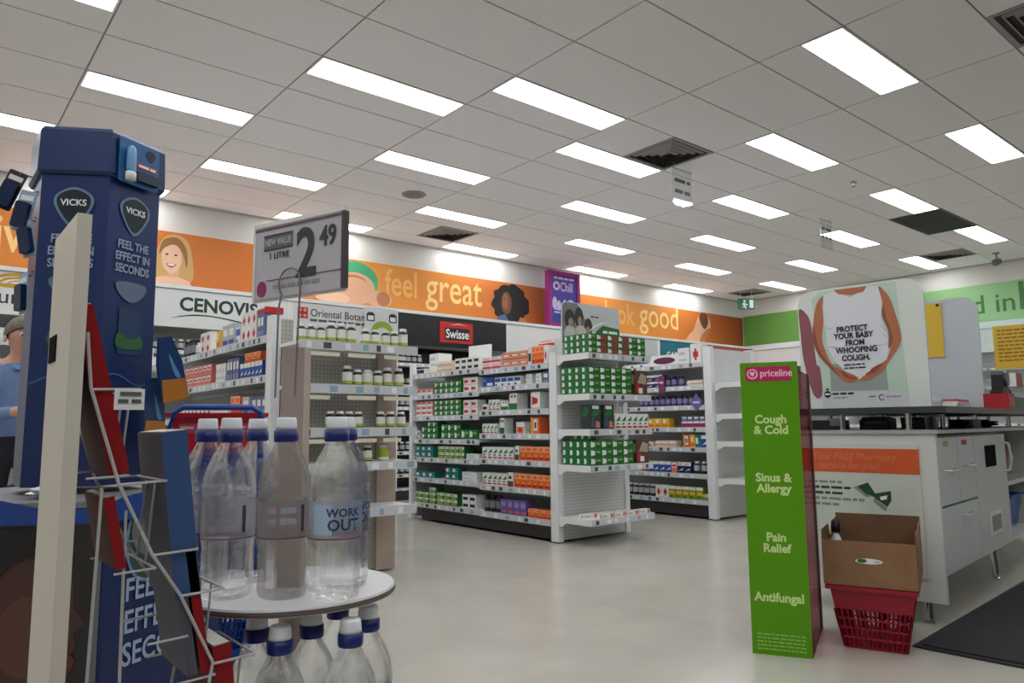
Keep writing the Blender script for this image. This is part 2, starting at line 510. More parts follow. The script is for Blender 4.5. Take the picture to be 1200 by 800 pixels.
# green banner on the end wall (faces -X)
G1_, G2_ = rgb(128, 180, 110), rgb(150, 196, 140)
gb = thing('wall_banner', 'green wall banner about health on the far end wall', 'banner', (WALL_X - .03, WALL_Y - .06, 2.47), -PI / 2)
MB().box(0, 8.6, 0, .028, 0, .6, gradient('banner_print_green', [(0, rgb(98, 150, 62)), (.28, rgb(112, 160, 78)), (.5, G2_), (1, G1_)], 0, 8.6)).build('panel', gb)
MB().box(0, 8.6, -.03, .026, -.05, -.004, WHITE).build('ledge', gb)
DG = mat('banner_letter_green', rgb(78, 120, 76), .5)
text('d in', .42, DG, gb, 4.13, .14, bold=.006)
text('health', .6, DG, gb, 4.78, .15, bold=.02, sx=.9)
flat('print_hair', ellipse(1.95, .28, .16, .3, 20), mat('print_olive', rgb(96, 92, 60), .5), gb, -.001)
flat('print_face', ellipse(2.06, .28, .13, .26, 20), SKIN, gb, -.002)

# ------------------------------------------------------------------ wall shelving under the banners
UY = 2.40
def price_rail(mb, x0, x1, y, z, h=.042, seed=0, blue=.2, dark=.2):
    mb.box(x0, x1, y, y + .006, z - h, z + .004, RAIL)
    rnd = random.Random(seed)
    x = x0 + .04
    while x < x1 - .07:
        w = rnd.choice((.03, .035, .05))
        k = rnd.random()
        m_ = TICKB if k < blue else TICKD if k < blue + dark else TICK
        mb.face([(x, y - .001, z - h + .008), (x + w, y - .001, z - h + .008), (x + w, y - .001, z - .006), (x, y - .001, z - .006)], m_)
        x += w + rnd.uniform(.03, .12)
HEADW = mat('header_white', rgb(222, 223, 222), .35)
HEADK = mat('header_black', rgb(26, 26, 30), .3)
units = [(.25, 2.24, HEADW, 'white', 'gold arc logo header'), (2.24, 3.72, HEADW, 'white', 'dark green lettered header and swoosh'),
         (3.72, 5.12, HEADW, 'white', 'plain white header beside the black one'), (5.12, 6.95, HEADK, 'black', 'black header and red logo plate'),
         (6.95, 8.55, HEADW, 'white', 'plain white header under the purple sign'), (8.55, 10.3, mat('header_grey', rgb(190, 194, 198), .4), 'grey', 'pale grey header'),
         (10.3, 11.36, mat('header_teal', rgb(34, 116, 134), .4), 'teal', 'teal header'), (11.36, 13.3, mat('header_red', rgb(190, 84, 74), .4), 'red', 'red header')]
UL = [2.0 - .28, 1.44, 1.16, .88, .60, .32]
wall_units = []
for i, (a, b, hm, cn, lb) in enumerate(units):
    w = b - a
    t = thing('wall_shelf_unit', 'tall wall shelving bay with %s' % lb, 'shelving', (a, UY, 0), 0, 'shelving bays along the back wall')
    bm_ = HEADK if i == 3 else PEG
    MB().box(.0, w, .36, .37, .12, 1.96, bm_).build('back_panel', t)
    MB().box(.0, w, .02, .37, 0, .12, DARK).build('plinth', t)
    for x in (0, w - .03):
        MB().box(x + .001, x + .029, .0, .36, .12, 2.36, WHITE).build('upright', t)
    MB().box(.0, w, -.02, .37, 2.36, 2.40, WHITE).build('top_ledge', t)
    MB().box(.03, w - .03, .0, .03, 1.96, 2.355, hm).build('header', t)
    for k, z in enumerate(UL + [.14]):
        s_ = MB().box(.03, w - .03, .03, .36, z - .025, z, WHITE).build('shelf', t)
        r = MB()
        price_rail(r, .03, w - .03, .022, z, .04, i * 10 + k)
        r.build('price_rail', s_)
    wall_units.append(t)
GOLD = mat('logo_gold', rgb(196, 150, 44), .5)
LGREEN = mat('logo_green', rgb(34, 62, 48), .5)
LDARK = mat('logo_dark', rgb(46, 50, 54), .5)
LWHITE = mat('logo_white', rgb(236, 236, 236), .5)
LRED = mat('logo_red', rgb(196, 42, 40), .5)
t = wall_units[0]
for k, (rx, rz_) in enumerate(((.26, .11), (.19, .075), (.12, .042))):
    arc = ellipse(.9, 2.24, rx, rz_, 16, 0, PI) + ellipse(.9, 2.24, rx * .86, rz_ * .72, 16, PI, 0)
    flat('header_logo', arc, GOLD, t, -.001)
flat('header_logo', ellipse(.9, 2.225, .26, .022, 20), GOLD, t, -.001)
text("Nature's Own", .19, LDARK, t, .42, 2.06, bold=.004)
t = wall_units[1]
text('CENOVIS', .2, LGREEN, t, .28, 2.14, bold=.03, sx=1.0)
flat('header_logo', [(.2, 2.05), (.4, 2.1), (.62, 2.105), (.9, 2.07), (1.1, 2.02), (.9, 2.055), (.62, 2.092), (.4, 2.085)], LGREEN, t, -.001, sm=4)
t = wall_units[3]
flat('header_plate', [(.66, 2.02), (1.2, 2.02), (1.2, 2.3), (.66, 2.3)], LRED, t, -.004, .006)
flat('header_plate', [(.74, 2.06), (1.14, 2.06), (1.14, 2.22), (.74, 2.22)], HEADK, t, -.011, .002)
text('Swisse', .17, LWHITE, t, .94, 2.085, y=-.015, align='CENTER', bold=.02, sx=.85)
flat('header_logo', [(.8, 2.25), (.95, 2.275), (1.1, 2.26), (.95, 2.285)], LWHITE, t, -.012)
t = wall_units[6]
text('GARNIER', .16, LWHITE, t, .53, 2.06, align='CENTER', bold=.02)
# the end wall's shelving (faces -X)
for i, (ya, yb) in enumerate(((2.3, .55), (.55, -1.2), (-1.2, -2.95))):
    w = ya - yb
    t = thing('wall_shelf_unit', ('white wall shelving bay in the corner below the green banner', 'white wall shelving bay with a magenta strip below the green banner', 'white wall shelving bay below the green banner lettering')[i], 'shelving', (WALL_X - .42, ya, 0), -PI / 2, 'shelving bays along the end wall')
    MB().box(.0, w, .36, .38, .12, 1.96, PEG).build('back_panel', t)
    MB().box(.0, w, .02, .37, 0, .12, DARK).build('plinth', t)
    for x in (0, w - .03):
        MB().box(x + .001, x + .029, .0, .36, .12, 2.32, WHITE).build('upright', t)
    MB().box(.0, w, -.02, .38, 2.32, 2.38, WHITE).build('top_ledge', t)
    MB().box(.03, w - .03, .0, .03, 1.96, 2.315, HEADW).build('header', t)
    if i == 1:
        MB().box(.0, .9, -.02, .1, 2.385, 2.47, mat('magenta_strip', rgb(196, 44, 110), .4)).build('header_strip', t)
    for k, z in enumerate(UL + [.14]):
        s_ = MB().box(.03, w - .03, .03, .36, z - .025, z, WHITE).build('shelf', t)
        r = MB()
        price_rail(r, .03, w - .03, .022, z, .04, i * 10 + k + 77)
        r.build('price_rail', s_)
# purple framed sign standing on the wall shelving
t = thing('purple_sign', 'tall purple framed advertising sign standing on top of the wall shelving', 'sign', (7.78, 2.42, 2.405))
PUR = mat('sign_purple', rgb(150, 36, 120), .35)
f2 = MB()
for a in ((.0, .66, .0, .06), (.0, .66, .80, .86), (.0, .06, .06, .80), (.60, .66, .06, .80)):
    f2.box(a[0], a[1], .0, .09, a[2], a[3], PUR)
f2.build('frame', t)
MB().box(.06, .60, .02, .08, .06, .80, gradient('sign_blue', [(0, rgb(30, 62, 140)), (.5, rgb(74, 60, 160)), (1, rgb(110, 60, 150))], 2, .86)).build('panel', t)
PALE = mat('sign_pale', rgb(206, 196, 232), .5)
greek(t, .12, .54, .74, .03, PALE, .018, seed=3)
flat('logo', ellipse(.17, .63, .07, .07, 20), PALE, t, .018)
flat('logo', ellipse(.17, .63, .035, .035, 16), mat('sign_violet', rgb(84, 60, 160), .5), t, .016)
text('Chill', .2, PALE, t, .25, .56, .018, bold=.015, sx=.72)
for q in ((.13, .36, .05, .1), (.22, .33, .04, .08), (.34, .4, .03, .03), (.47, .36, .08, .08)):
    flat('logo', ellipse(*q, 16), PALE, t, .018)
greek(t, .12, .5, .26, .025, PALE, .018, seed=5)
greek(t, .12, .42, .21, .025, PALE, .018, seed=6)
# exit sign and hanging acrylic signs, camera
t = thing('exit_sign', 'green running-man exit sign hanging from the ceiling by the corner', 'sign', (12.4, 2.0, 3.02), -PI / 4)
EG = mat('exit_green', rgb(18, 110, 80), .4, emit=.15)
MB().box(-.15, .15, -.03, .03, .02, .22, EG).build('box', t)
for x in (-.1, .1):
    MB().tube([(x, 0, .22), (x, 0, ZC - 3.02)], .006, WHITE).build('hanger', t)
flat('pictogram', ellipse(-.04, .17, .022, .022, 12), LWHITE, t, -.031)
flat('pictogram', [(-.1, .1), (-.05, .15), (-.02, .13), (.0, .09), (.03, .1), (-.01, .12), (-.03, .08), (-.0, .05), (-.03, .02), (-.05, .06), (-.1, .03), (-.06, .08), (-.07, .11)], LWHITE, t, -.031)
flat('pictogram', [(.05, .04), (.12, .04), (.12, .19), (.05, .19)], LWHITE, t, -.031)
ACR = clear('clear_acrylic', (.93, .97, .97), .88, .05, 1.45)
GTX = mat('grey_text', rgb(84, 88, 92), .6)
for i, (x, y, w, h, lb) in enumerate(((5.88, -1.40, .30, .36, 'clear acrylic sign with two lines hanging beside the air diffuser'), (8.72, -1.38, .28, .34, 'clear acrylic sign hanging above the rounded poster'))):
    t = thing('hanging_sign', lb, 'sign', (x, y, ZC - .06 - h), 0, 'clear acrylic signs hanging from the ceiling')
    MB().box(0, w, -.002, .002, 0, h, ACR).build('panel', t)
    MB().box(-.005, w + .005, -.006, .006, h, h + .014, mat('clear_clip', rgb(205, 210, 208), .3)).build('top_clip', t)
    for xx in (.03, w - .03):
        MB().tube([(xx, 0, h + .012), (xx, 0, h + .06)], .003, WHITE).build('hanger', t)
    greek(t, .03, w - .03, h * .66, .035, GTX, -.003, seed=20 + i)
    greek(t, .03, w - .02, h * .36, .035, GTX, -.003, seed=30 + i)
t = thing('security_camera', 'small grey bullet camera on the ceiling near the end wall', 'camera', (12.75, -2.0, ZC))
MB().lathe([(.05, 0), (.05, -.012), (.015, -.02), (.012, -.08)], VG, 12).build('mount', t)
MB().lathe([(.035, 0), (.05, .02), (.05, .16), (.04, .18)], mat('cam_grey', rgb(96, 104, 100), .4), 14).build('housing', t, (-.09, 0, -.16), rot=(0, PI / 2.4, 0))
# ------------------------------------------------------------------ gondolas
class Face:
    """A shelf face: origin at its image-left end on the shelf fronts, u along the shelf, rz so that local -y looks outward."""
    def __init__(s, ox, oy, rz):
        s.o, s.rz = Vector((ox, oy, 0)), rz
        s.u = Vector((math.cos(rz), math.sin(rz), 0))
        s.n = Vector((-math.sin(rz), math.cos(rz), 0))
    def at(s, u, depth, z):
        p = s.o + s.u * u + s.n * depth
        return (p.x, p.y, z)
def gondola_shelf(t, face_rz, o, u0, u1, z, depth, seed, blue=.15, dark=.35, name='shelf', lip=0.):
    """One shelf with its price rail as a sub-part; local frame of the shelf: x along, -y out."""
    s_ = MB().box(u0, u1, .006, depth, z - .022, z, WHITE).box(u0, u1, depth - .01, depth, z - .04, z - .022, WHITE).build(name, t, o, face_rz)
    r = MB()
    price_rail(r, u0, u1, 0, z, .044, seed, blue, dark)
    r.build('price_rail', s_)
    return s_
def end_shelf(t, o, x0, x1, out, z, seed, dark=.5, back=0.):
    """Endcap shelf standing out towards -Y by 'out' with side brackets."""
    s_ = MB().box(x0, x1, -out + .006, -.002, z - .02, z, WHITE).build('end_shelf', t, o)
    r = MB()
    price_rail(r, x0, x1, -out, z, .044, seed, .1, dark)
    r.build('price_rail', s_)
    for x in (x0, x1 - .004):
        br = MB()
        pts = [(-out + .004, z + .004), (-.004, z + .004), (-.004, z - .075), (-.03, z - .075), (-.08, z - .045), (-out + .004, z - .045)]
        n = len(br.v)
        br.v += [(x - .001, y, zz) for y, zz in pts] + [(x + .004, y, zz) for y, zz in pts]
        L = len(pts)
        k = br.m(WHITE)
        br.f += [tuple(n + i for i in range(L)), tuple(n + L + i for i in reversed(range(L)))] + [(n + (i + 1) % L, n + i, n + L + i, n + L + (i + 1) % L) for i in range(L)]
        br.mi += [k] * (L + 2)
        br.build('bracket', s_)
def wheel(t, x, y):
    w = MB().lathe([(.01, -.012), (.026, -.012), (.03, -.006), (.03, .006), (.026, .012), (.01, .012)], BLACK, 14).build('wheel', t, (x, y, .03), rot=(PI / 2, 0, 0))
    MB().box(-.014, .014, -.018, -.014, 0, .04, VG).box(-.014, .014, .014, .018, 0, .04, VG).box(-.016, .016, -.018, .018, .04, .05, VG).build('wheel_fork', w, (0, 0, 0), rot=(-PI / 2, 0, 0))
def gondola(label, x0, x1, y0, y1, H, bays, end_levels, end_x, end_out, post=.085, peg=PEGY, endpanel=None, plinth=DARK):
    """Two-sided gondola: face towards -X at x0; end towards -Y at y0. bays: list of (ya, yb, levels) with ya > yb."""
    t = thing('gondola', label, 'shelving', (x0, y0, 0))
    W, L = x1 - x0, y1 - y0
    MB().box(.012, W - .012, post, L - .22, .022, .122, plinth).build('plinth', t)
    MB().box(W / 2 - .012, W / 2 + .012, .02, L - .02, .125, H - .03, peg).build('back_panel', t)
    # near end frame and panel
    MB().box(0, .055, 0, post, .01, H, WHITE).build('end_post', t)
    MB().box(W - .055, W, 0, post, .01, H, WHITE).build('end_post', t)
    MB().box(.056, W - .056, .01, .03, .02, H - .02, endpanel or PEG).build('end_panel', t)
    MB().box(.0, .05, L - .05, L, .01, H + .06, WHITE).build('end_post', t)
    MB().box(W - .05, W, L - .05, L, .01, H, WHITE).build('end_post', t)
    MB().box(.05, W - .05, L - .03, L - .01, .02, H - .02, PEG).build('end_panel', t)
    for bi, (ya, yb, lv) in enumerate(bays):
        for k, z in enumerate(lv):
            gondola_shelf(t, -PI / 2, (0, ya - y0, 0), .004, ya - yb - .004, z, W / 2 - .015, bi * 31 + k)
    # the aisle side that faces away
    for k, z in enumerate(bays[0][2]):
        gondola_shelf(t, PI / 2, (W, post, 0), .004, L - post - .06, z, W / 2 - .015, 400 + k)
    for k, z in enumerate(end_levels):
        end_shelf(t, (0, 0, 0), end_x[0] - x0, end_x[1] - x0, end_out, z, 60 + k)
    for x in (.1, W - .1):
        for y in (L - .13,):
            wheel(t, x, y)
    return t

# ---- product kinds
C = lambda n, r, g, b, ro=.4: mat(n, rgb(r, g, b), ro)
GRN = C('pk_green', 34, 112, 54); GRN2 = C('pk_dark_green', 20, 84, 48); LIME = C('pk_lime', 150, 180, 60); TEAL = C('pk_teal', 22, 118, 108)
WHT = C('pk_white', 226, 228, 224); CREAM = C('pk_cream', 222, 208, 180); PINK = C('pk_pink', 222, 168, 158); REDP = C('pk_red', 190, 40, 44)
ORG = C('pk_orange', 232, 104, 48); BRN = C('pk_brown', 120, 62, 40); BLU = C('pk_blue', 36, 78, 160); NVY = C('pk_navy', 30, 36, 92)
PURP = C('pk_purple', 104, 84, 150); YEL = C('pk_yellow', 228, 180, 44); BLK = C('pk_black', 24, 24, 30); CYA = C('pk_cyan', 60, 140, 200)
SLV = C('pk_silver', 176, 180, 186); MAG = C('pk_magenta', 190, 44, 110); PEACH = C('pk_peach', 220, 150, 120); DPINK = C('pk_crimson', 206, 40, 74)
ORL = C('pk_pale_orange', 244, 176, 130); SALM = C('pk_salmon', 206, 130, 104)
_CM = {}
def R(x0, x1, z0, z1, m_): return ([(x0, z0), (x1, z0), (x1, z1), (x0, z1)], m_)
def T(p, m_): return (p, m_)
STYLE = {
    'green': (GRN, [T([(.06, .2), (.42, .3), (.42, .78), (.06, .9)], WHT), R(.5, .95, .12, .3, GRN2), R(.55, .9, .55, .75, LIME)]),
    'redgreen': (GRN, [T([(.04, .2), (.4, .3), (.36, .75), (.04, .9)], WHT), R(.44, 1., .06, .94, BRN), R(.5, .9, .4, .6, REDP)]),
    'lime': (GRN, [R(.0, 1., .55, 1., WHT), R(.05, .6, .64, .88, LIME), R(.1, .9, .15, .4, LIME)]),
    'teal': (TEAL, [R(.1, .5, .3, .8, WHT), R(.55, .9, .3, .45, CYA)]),
    'pink': (PINK, [R(.0, 1., .0, .45, WHT), R(.2, .6, .55, .85, REDP)]),
    'whitered': (WHT, [T([(.12, .25), (.75, .35), (.75, .62), (.12, .75)], REDP), R(.0, 1., .0, .1, PINK)]),
    'whitegreen': (WHT, [T([(.06, .5), (.9, .86), (.9, .55)], GRN), R(.1, .9, .08, .2, REDP), T([(.1, .3), (.6, .48), (.6, .3)], GRN2)]),
    'tallgreen': (WHT, [R(0., 1., .0, .4, GRN), R(.2, .45, .75, .9, REDP), R(.6, .85, .75, .9, GRN)]),
    'blue': (BLU, [R(.4, .95, .15, .45, WHT), R(.05, .3, .6, .9, CYA)]),
    'bluewhite': (WHT, [R(.05, .95, .5, .9, BLU), R(.1, .4, .1, .3, NVY)]),
    'flatblue': (WHT, [R(.06, .8, .2, .85, NVY)]),
    'cream': (CREAM, [R(.0, 1., .3, .42, ORG), R(.05, .95, .6, .9, WHT)]),
    'blackwhite': (WHT, [R(.1, .85, .2, .65, BLK)]),
    'redstripe': (WHT, [R(.0, 1., .1, .45, DPINK), R(.1, .8, .6, .8, PINK)]),
    'peach': (PEACH, [R(.05, .95, .3, .8, SALM), R(.2, .8, .42, .62, WHT), R(.0, 1., .0, .12, BRN)]),
    'orange': (ORG, [R(.0, 1., .62, 1., ORL), R(.15, .85, .68, .9, ORG), R(.1, .9, .1, .25, REDP), T([(.2, .3), (.8, .45), (.8, .3)], YEL)]),
    'orangetall': (ORG, [R(.3, .75, .2, .9, WHT), R(.4, .65, .35, .7, BRN), R(.0, .2, .0, 1., YEL)]),
    'orangewhite': (WHT, [R(.1, .9, .06, .6, ORG), R(.3, .7, .2, .45, REDP)]),
    'purple': (PURP, [T([(.05, .2), (.9, .1), (.9, .3)], ORG), R(.15, .85, .5, .85, C('pk_lilac', 150, 134, 190))]),
    'whitebrown': (WHT, [R(.0, 1., .0, .4, BRN), R(.2, .7, .55, .75, BLK)]),
    'grey': (SLV, [R(.2, .8, .5, .8, WHT), R(.1, .9, .1, .3, BLU)]),
    'yellow': (YEL, [R(.1, .9, .1, .35, ORG), R(.2, .6, .5, .85, WHT)]),
    'photo': (C('pk_photo', 54, 60, 58), [T([(.08, .55), (.5, .95), (.9, .75), (.6, .5)], GRN), T([(.1, .1), (.4, .1), (.35, .5), (.15, .45)], C('pk_denim', 70, 86, 120)), T([(.5, .08), (.9, .08), (.85, .3), (.55, .35)], SALM), R(.2, .8, .82, .95, WHT)]),
    'photob': (C('pk_photo2', 92, 62, 50), [T([(.2, .5), (.5, .9), (.95, .8), (.9, .45)], C('pk_hat', 170, 160, 140)), T([(.1, .1), (.4, .1), (.35, .5), (.15, .45)], REDP), R(.3, .6, .08, .3, WHT)]),
    'multi': (YEL, [R(.0, .33, .0, 1., ORG), R(.33, .66, .0, 1., GRN), R(.66, 1., .0, 1., CYA)]),
    'navy': (NVY, [R(.0, 1., .66, 1., WHT), R(.1, .7, .72, .9, PINK), T([(.1, .2), (.8, .45), (.8, .3)], WHT)]),
    'bluepack': (BLU, [R(.0, 1., .7, 1., WHT), T([(.1, .2), (.9, .5), (.9, .3)], WHT)]),
    'redpack': (REDP, [R(.0, 1., .7, 1., WHT), R(.2, .8, .2, .5, BLU)]),
    'limetall': (C('pk_olive', 132, 148, 40), [R(.0, 1., .75, 1., WHT), R(.1, .9, .35, .6, YEL), R(.1, .5, .1, .25, GRN)]),
    'redcross': (WHT, [R(.25, .75, .3, .6, REDP), R(.4, .6, .15, .75, REDP)]),
    'plainwhite': (WHT, [R(.1, .6, .55, .75, C('pk_lgrey', 190, 194, 194)), R(.1, .8, .2, .3, C('pk_pgreen', 170, 196, 176))]),
    'slate': (C('pk_slate', 84, 104, 138), [R(.15, .85, .5, .85, WHT), R(.2, .8, .1, .3, C('pk_lilac', 150, 134, 190))]),
    'redpinkpack': (C('pk_rose', 216, 120, 108), [R(.1, .9, .45, .9, WHT), R(.2, .8, .55, .75, REDP)]),
    'tube': (WHT, [R(.75, .95, .1, .9, ORG), R(.1, .5, .3, .6, SLV)]),
}
def carton_mesh(style, w, d, h):
    key = (style, round(w, 4), round(d, 4), round(h, 4))
    if key in _CM:
        return _CM[key]
    body, prints = STYLE[style]
    mb = MB().box(-w / 2, w / 2, -d / 2, d / 2, 0, h, body)
    e = .0006
    for pts, m_ in prints:
        mb.face([(-w / 2 + w * x, -d / 2 - e, h * z) for x, z in pts], m_)
        e += .0003
    # the end panel repeats the first print; a flap seam runs along the lid
    pts, m_ = prints[0]
    mb.face([(-w / 2 - .0008, d / 2 - d * x, h * z) for x, z in pts], m_)
    mb.face([(-w / 2, -d * .03, h + .0006), (w / 2, -d * .03, h + .0006), (w / 2, d * .03, h + .0006), (-w / 2, d * .03, h + .0006)], prints[-1][1])
    me = mb.mesh('carton')
    _CM[key] = me
    return me
def stack(face, style, name, label, group, z, u, w, d, h, n, rows=1, gap=.004, front=.02, ny=1, jit=.003, cat='carton', sidecol=False):
    """n columns of cartons from u, 'rows' high; with ny > 1 the end column goes ny deep."""
    rnd = random.Random(int(abs(z * 131 + u * 977)))
    me = carton_mesh(style, w, d, h)
    for i in range(n):
        for j in range(ny if (i == 0 or not sidecol) else 1):
            for k in range(rows):
                p = face.at(u + (w + gap) * (i + .5), front + d / 2 + j * (d + .003) + rnd.uniform(0, jit), z + k * (h + .0008) + .0004)
                ex = []
                if n > 1:
                    ex.append(ORD[i] + ' along')
                if j:
                    ex.append(ORD[j] + ' back')
                if rows > 1:
                    ex.append(('bottom', 'second', 'third', 'fourth')[k] + ' layer' if k < rows - 1 else 'top layer')
                tag(link(name, me, None, p, face.rz + rnd.uniform(-.02, .02)), suffix(label, ' '.join(ex)), cat, group)
    return u + n * (w + gap)
# bottles with separate cap and label
_BM = {}
def bottle_meshes(kind, r, h, body, cap, lab, stripe):
    if kind in _BM:
        return _BM[kind]
    hb = h * .74
    b = MB().lathe([(r * .9, 0), (r, .004), (r, hb), (r * .9, hb + h * .04), (r * .62, hb + h * .08), (r * .6, hb + h * .1)], body, 14).mesh('body', True)
    c = MB().lathe([(r * .74, hb + h * .1), (r * .76, hb + h * .11), (r * .76, h - .003), (r * .7, h)], cap, 14).mesh('cap', True)
    l = MB().lathe([(r * 1.012, hb * .34), (r * 1.012, hb * .92)], lab, 14, cap=False)
    l.lathe([(r * 1.012, hb * .12), (r * 1.012, hb * .34)], stripe, 14, cap=False)
    _BM[kind] = (b, c, l.mesh('label', True))
    return _BM[kind]
AMBER = mat('amber_glass', rgb(40, 24, 16), .15)
BOT = {'pill': (.028, .098, AMBER, PAPER, mat('lab_white', rgb(222, 224, 214), .5), mat('lab_lime', rgb(160, 172, 60), .5)),
       'pilltall': (.030, .118, AMBER, PAPER, mat('lab_white', rgb(222, 224, 214), .5), mat('lab_lime', rgb(160, 172, 60), .5)),
       'jar': (.034, .098, mat('jar_white', rgb(226, 228, 224), .4), PAPER, mat('lab_white', rgb(222, 224, 214), .5), mat('lab_lime', rgb(160, 172, 60), .5)),
       'limejar': (.032, .095, mat('jar_lime', rgb(160, 176, 40), .4), PAPER, mat('lab_lime2', rgb(150, 168, 36), .5), mat('lab_white', rgb(222, 224, 214), .5)),
       'darkbottle': (.034, .14, BLK, BLK, mat('lab_grey', rgb(120, 122, 130), .5), BLK),
       'darkvit': (.03, .11, mat('vit_navy', rgb(34, 34, 60), .35), mat('vit_cap', rgb(40, 40, 66), .4), mat('vit_lab', rgb(128, 124, 164), .5), mat('vit_lab2', rgb(70, 64, 120), .5)),
       'blackvit': (.032, .12, BLK, mat('cap_white', rgb(220, 222, 222), .4), mat('lab_silver', rgb(170, 174, 178), .45), BLK),
       'whitevit': (.035, .1, mat('jar_white', rgb(226, 228, 224), .4), mat('lab_white', rgb(222, 224, 214), .5), mat('lab_palegrey', rgb(200, 206, 206), .5), mat('lab_teal', rgb(90, 150, 150), .5)),
       'redvit': (.032, .12, mat('vit_crimson', rgb(120, 24, 50), .35), BLK, mat('lab_silver', rgb(170, 174, 178), .45), BLK)}
def bottles(face, kind, label, group, z, us, front=.03, name='pill_bottle', cat='bottle'):
    ms = bottle_meshes(kind, *BOT[kind])
    for i, u in enumerate(us):
        t = thing(name, suffix(label, ORD[i] + ' along') if len(us) > 1 else label, cat, face.at(u, front + BOT[kind][0], z + .0005), face.rz, group)
        for nm, me in zip(('body', 'cap', 'label'), ms):
            link(nm, me, t)

# ================================================================== gondola with the green-carton end
G1X, G1Y0, G1Y1 = 4.338, -1.385, .80
LR = [1.405, 1.247, 1.04, .838, .62, .396, .166]
LL = [1.427, 1.217, 1.008, .786, .608, .413, .171]
g1 = gondola('white gondola of medicine cartons whose end is stacked with green cartons', G1X, 5.17, G1Y0, G1Y1, 1.485, [(.735, -.37, LL), (-.37, -1.296, LR)], [1.452, 1.14, .872, .60, .205], (4.345, 5.06), .355)
FL = Face(G1X, .735, -PI / 2)
FR = Face(G1X, -.37, -PI / 2)
FE = Face(4.345, -1.74, 0)
W1 = 'on the gondola with the green-carton end'
def g1row(face, style, desc, where, *a, **k):
    return stack(face, style, 'medicine_carton', '%s %s' % (desc, where), '%s, %s' % (desc, where), *a, **k)
# far bay, top to bottom
z = LL[0]
u = g1row(FL, 'flatblue', 'flat white carton with navy panel', 'on the top shelf of the green-carton gondola', z, .03, .17, .14, .055, 1)
u = g1row(FL, 'plainwhite', 'low plain white carton', 'on the top shelf beside the navy one', z, .20, .13, .12, .05, 1, 1)
u = g1row(FL, 'cream', 'cream and orange carton', 'stacked on the top shelf', z, .40, .125, .12, .05, 2, 2)
u = g1row(FL, 'blackwhite', 'white carton with black patch', 'stacked on the top shelf', z, .70, .085, .1, .055, 4, 2, .012)
z = LL[1]
u = g1row(FL, 'pink', 'pink and white carton', 'single layer on the second shelf', z, .03, .095, .1, .06, 3, 1)
u = g1row(FL, 'green', 'small green carton', 'double stacked on the second shelf', z, .36, .085, .1, .058, 5, 2)
u = g1row(FL, 'whitered', 'white carton with red triangle', 'double stacked on the second shelf', z, .84, .105, .1, .066, 2, 2)
z = LL[2]
u = g1row(FL, 'pink', 'pink and white carton', 'three high on the third shelf', z, .03, .095, .1, .048, 3, 3)
u = g1row(FL, 'green', 'small green carton', 'three high on the third shelf', z, .36, .085, .1, .05, 5, 3)
u = g1row(FL, 'whitered', 'white carton with red triangle', 'double stacked on the third shelf', z, .84, .105, .1, .068, 2, 2)
z = LL[3]
u = g1row(FL, 'whitegreen', 'white carton with green triangle', 'alone at the fourth shelf end', z, .02, .07, .1, .08, 1, 1)
u = g1row(FL, 'green', 'small green carton', 'double stacked on the fourth shelf', z, .14, .085, .1, .06, 1, 2)
u = g1row(FL, 'green', 'small green carton', 'three high on the fourth shelf', z, .24, .085, .1, .056, 2, 3)
u = g1row(FL, 'green', 'small green carton', 'two high by the green triangles', z, .48, .1, .1, .07, 3, 2)
u = g1row(FL, 'green', 'green carton with large white triangle', 'on the fourth shelf', z, .80, .12, .1, .09, 2, 1)
z = LL[4]
u = g1row(FL, 'teal', 'teal carton', 'double stacked on the fifth shelf', z, .03, .1, .1, .055, 3, 2)
u = g1row(FL, 'lime', 'lime green and white carton', 'double stacked on the fifth shelf', z, .42, .082, .1, .055, 5, 2)
u = g1row(FL, 'plainwhite', 'long low white carton', 'on the fifth shelf', z, .88, .19, .1, .05, 1, 1)
z = LL[5]
u = g1row(FL, 'teal', 'teal carton', 'single layer on the sixth shelf', z, .03, .11, .1, .055, 3, 1)
u = g1row(FL, 'teal', 'teal carton', 'double stacked on the sixth shelf', z, .55, .1, .1, .056, 2, 2)
u = g1row(FL, 'plainwhite', 'long low white carton', 'double stacked on the sixth shelf', z, .82, .22, .1, .04, 1, 2)
z = LL[6]
u = g1row(FL, 'lime', 'lime green and white carton', 'double stacked on the bottom shelf', z, .03, .11, .1, .05, 2, 2)
u = g1row(FL, 'lime', 'lime green and white carton', 'three high on the bottom shelf', z, .27, .11, .1, .05, 1, 3)
u = g1row(FL, 'lime', 'lime green and white carton', 'on the bottom shelf middle', z, .40, .11, .1, .055, 3, 2)
u = g1row(FL, 'blackwhite', 'dark green and white carton', 'double stacked on the bottom shelf', z, .82, .1, .1, .06, 2, 2)
# bay next to the end
z = LR[0]
u = g1row(FR, 'redstripe', 'white carton with crimson stripe', 'double stacked on the top shelf', z, .03, .125, .12, .055, 2, 2)
u = g1row(FR, 'peach', 'salmon pink pack', 'two high on the top shelf', z, .31, .11, .1, .065, 3, 2)
u = g1row(FR, 'blackwhite', 'white and black slim carton', 'at the tall orange cartons', z, .655, .035, .1, .15, 1, 1)
u = g1row(FR, 'orange', 'tall orange and yellow carton', 'three on the top shelf', z, .70, .045, .1, .155, 3, 1)
u = g1row(FR, 'redcross', 'white carton with red print', 'at the top shelf end', z, .85, .04, .1, .15, 1, 1)
z = LR[1]
u = g1row(FR, 'blue', 'royal blue carton', 'alone on the second shelf', z, .03, .15, .12, .085, 1)
u = g1row(FR, 'bluewhite', 'blue and white carton', 'in a row on the second shelf', z, .20, .085, .12, .078, 4)
u = g1row(FR, 'plainwhite', 'upright white card pack', 'on the second shelf', z, .60, .07, .1, .085, 2, 1, .05)
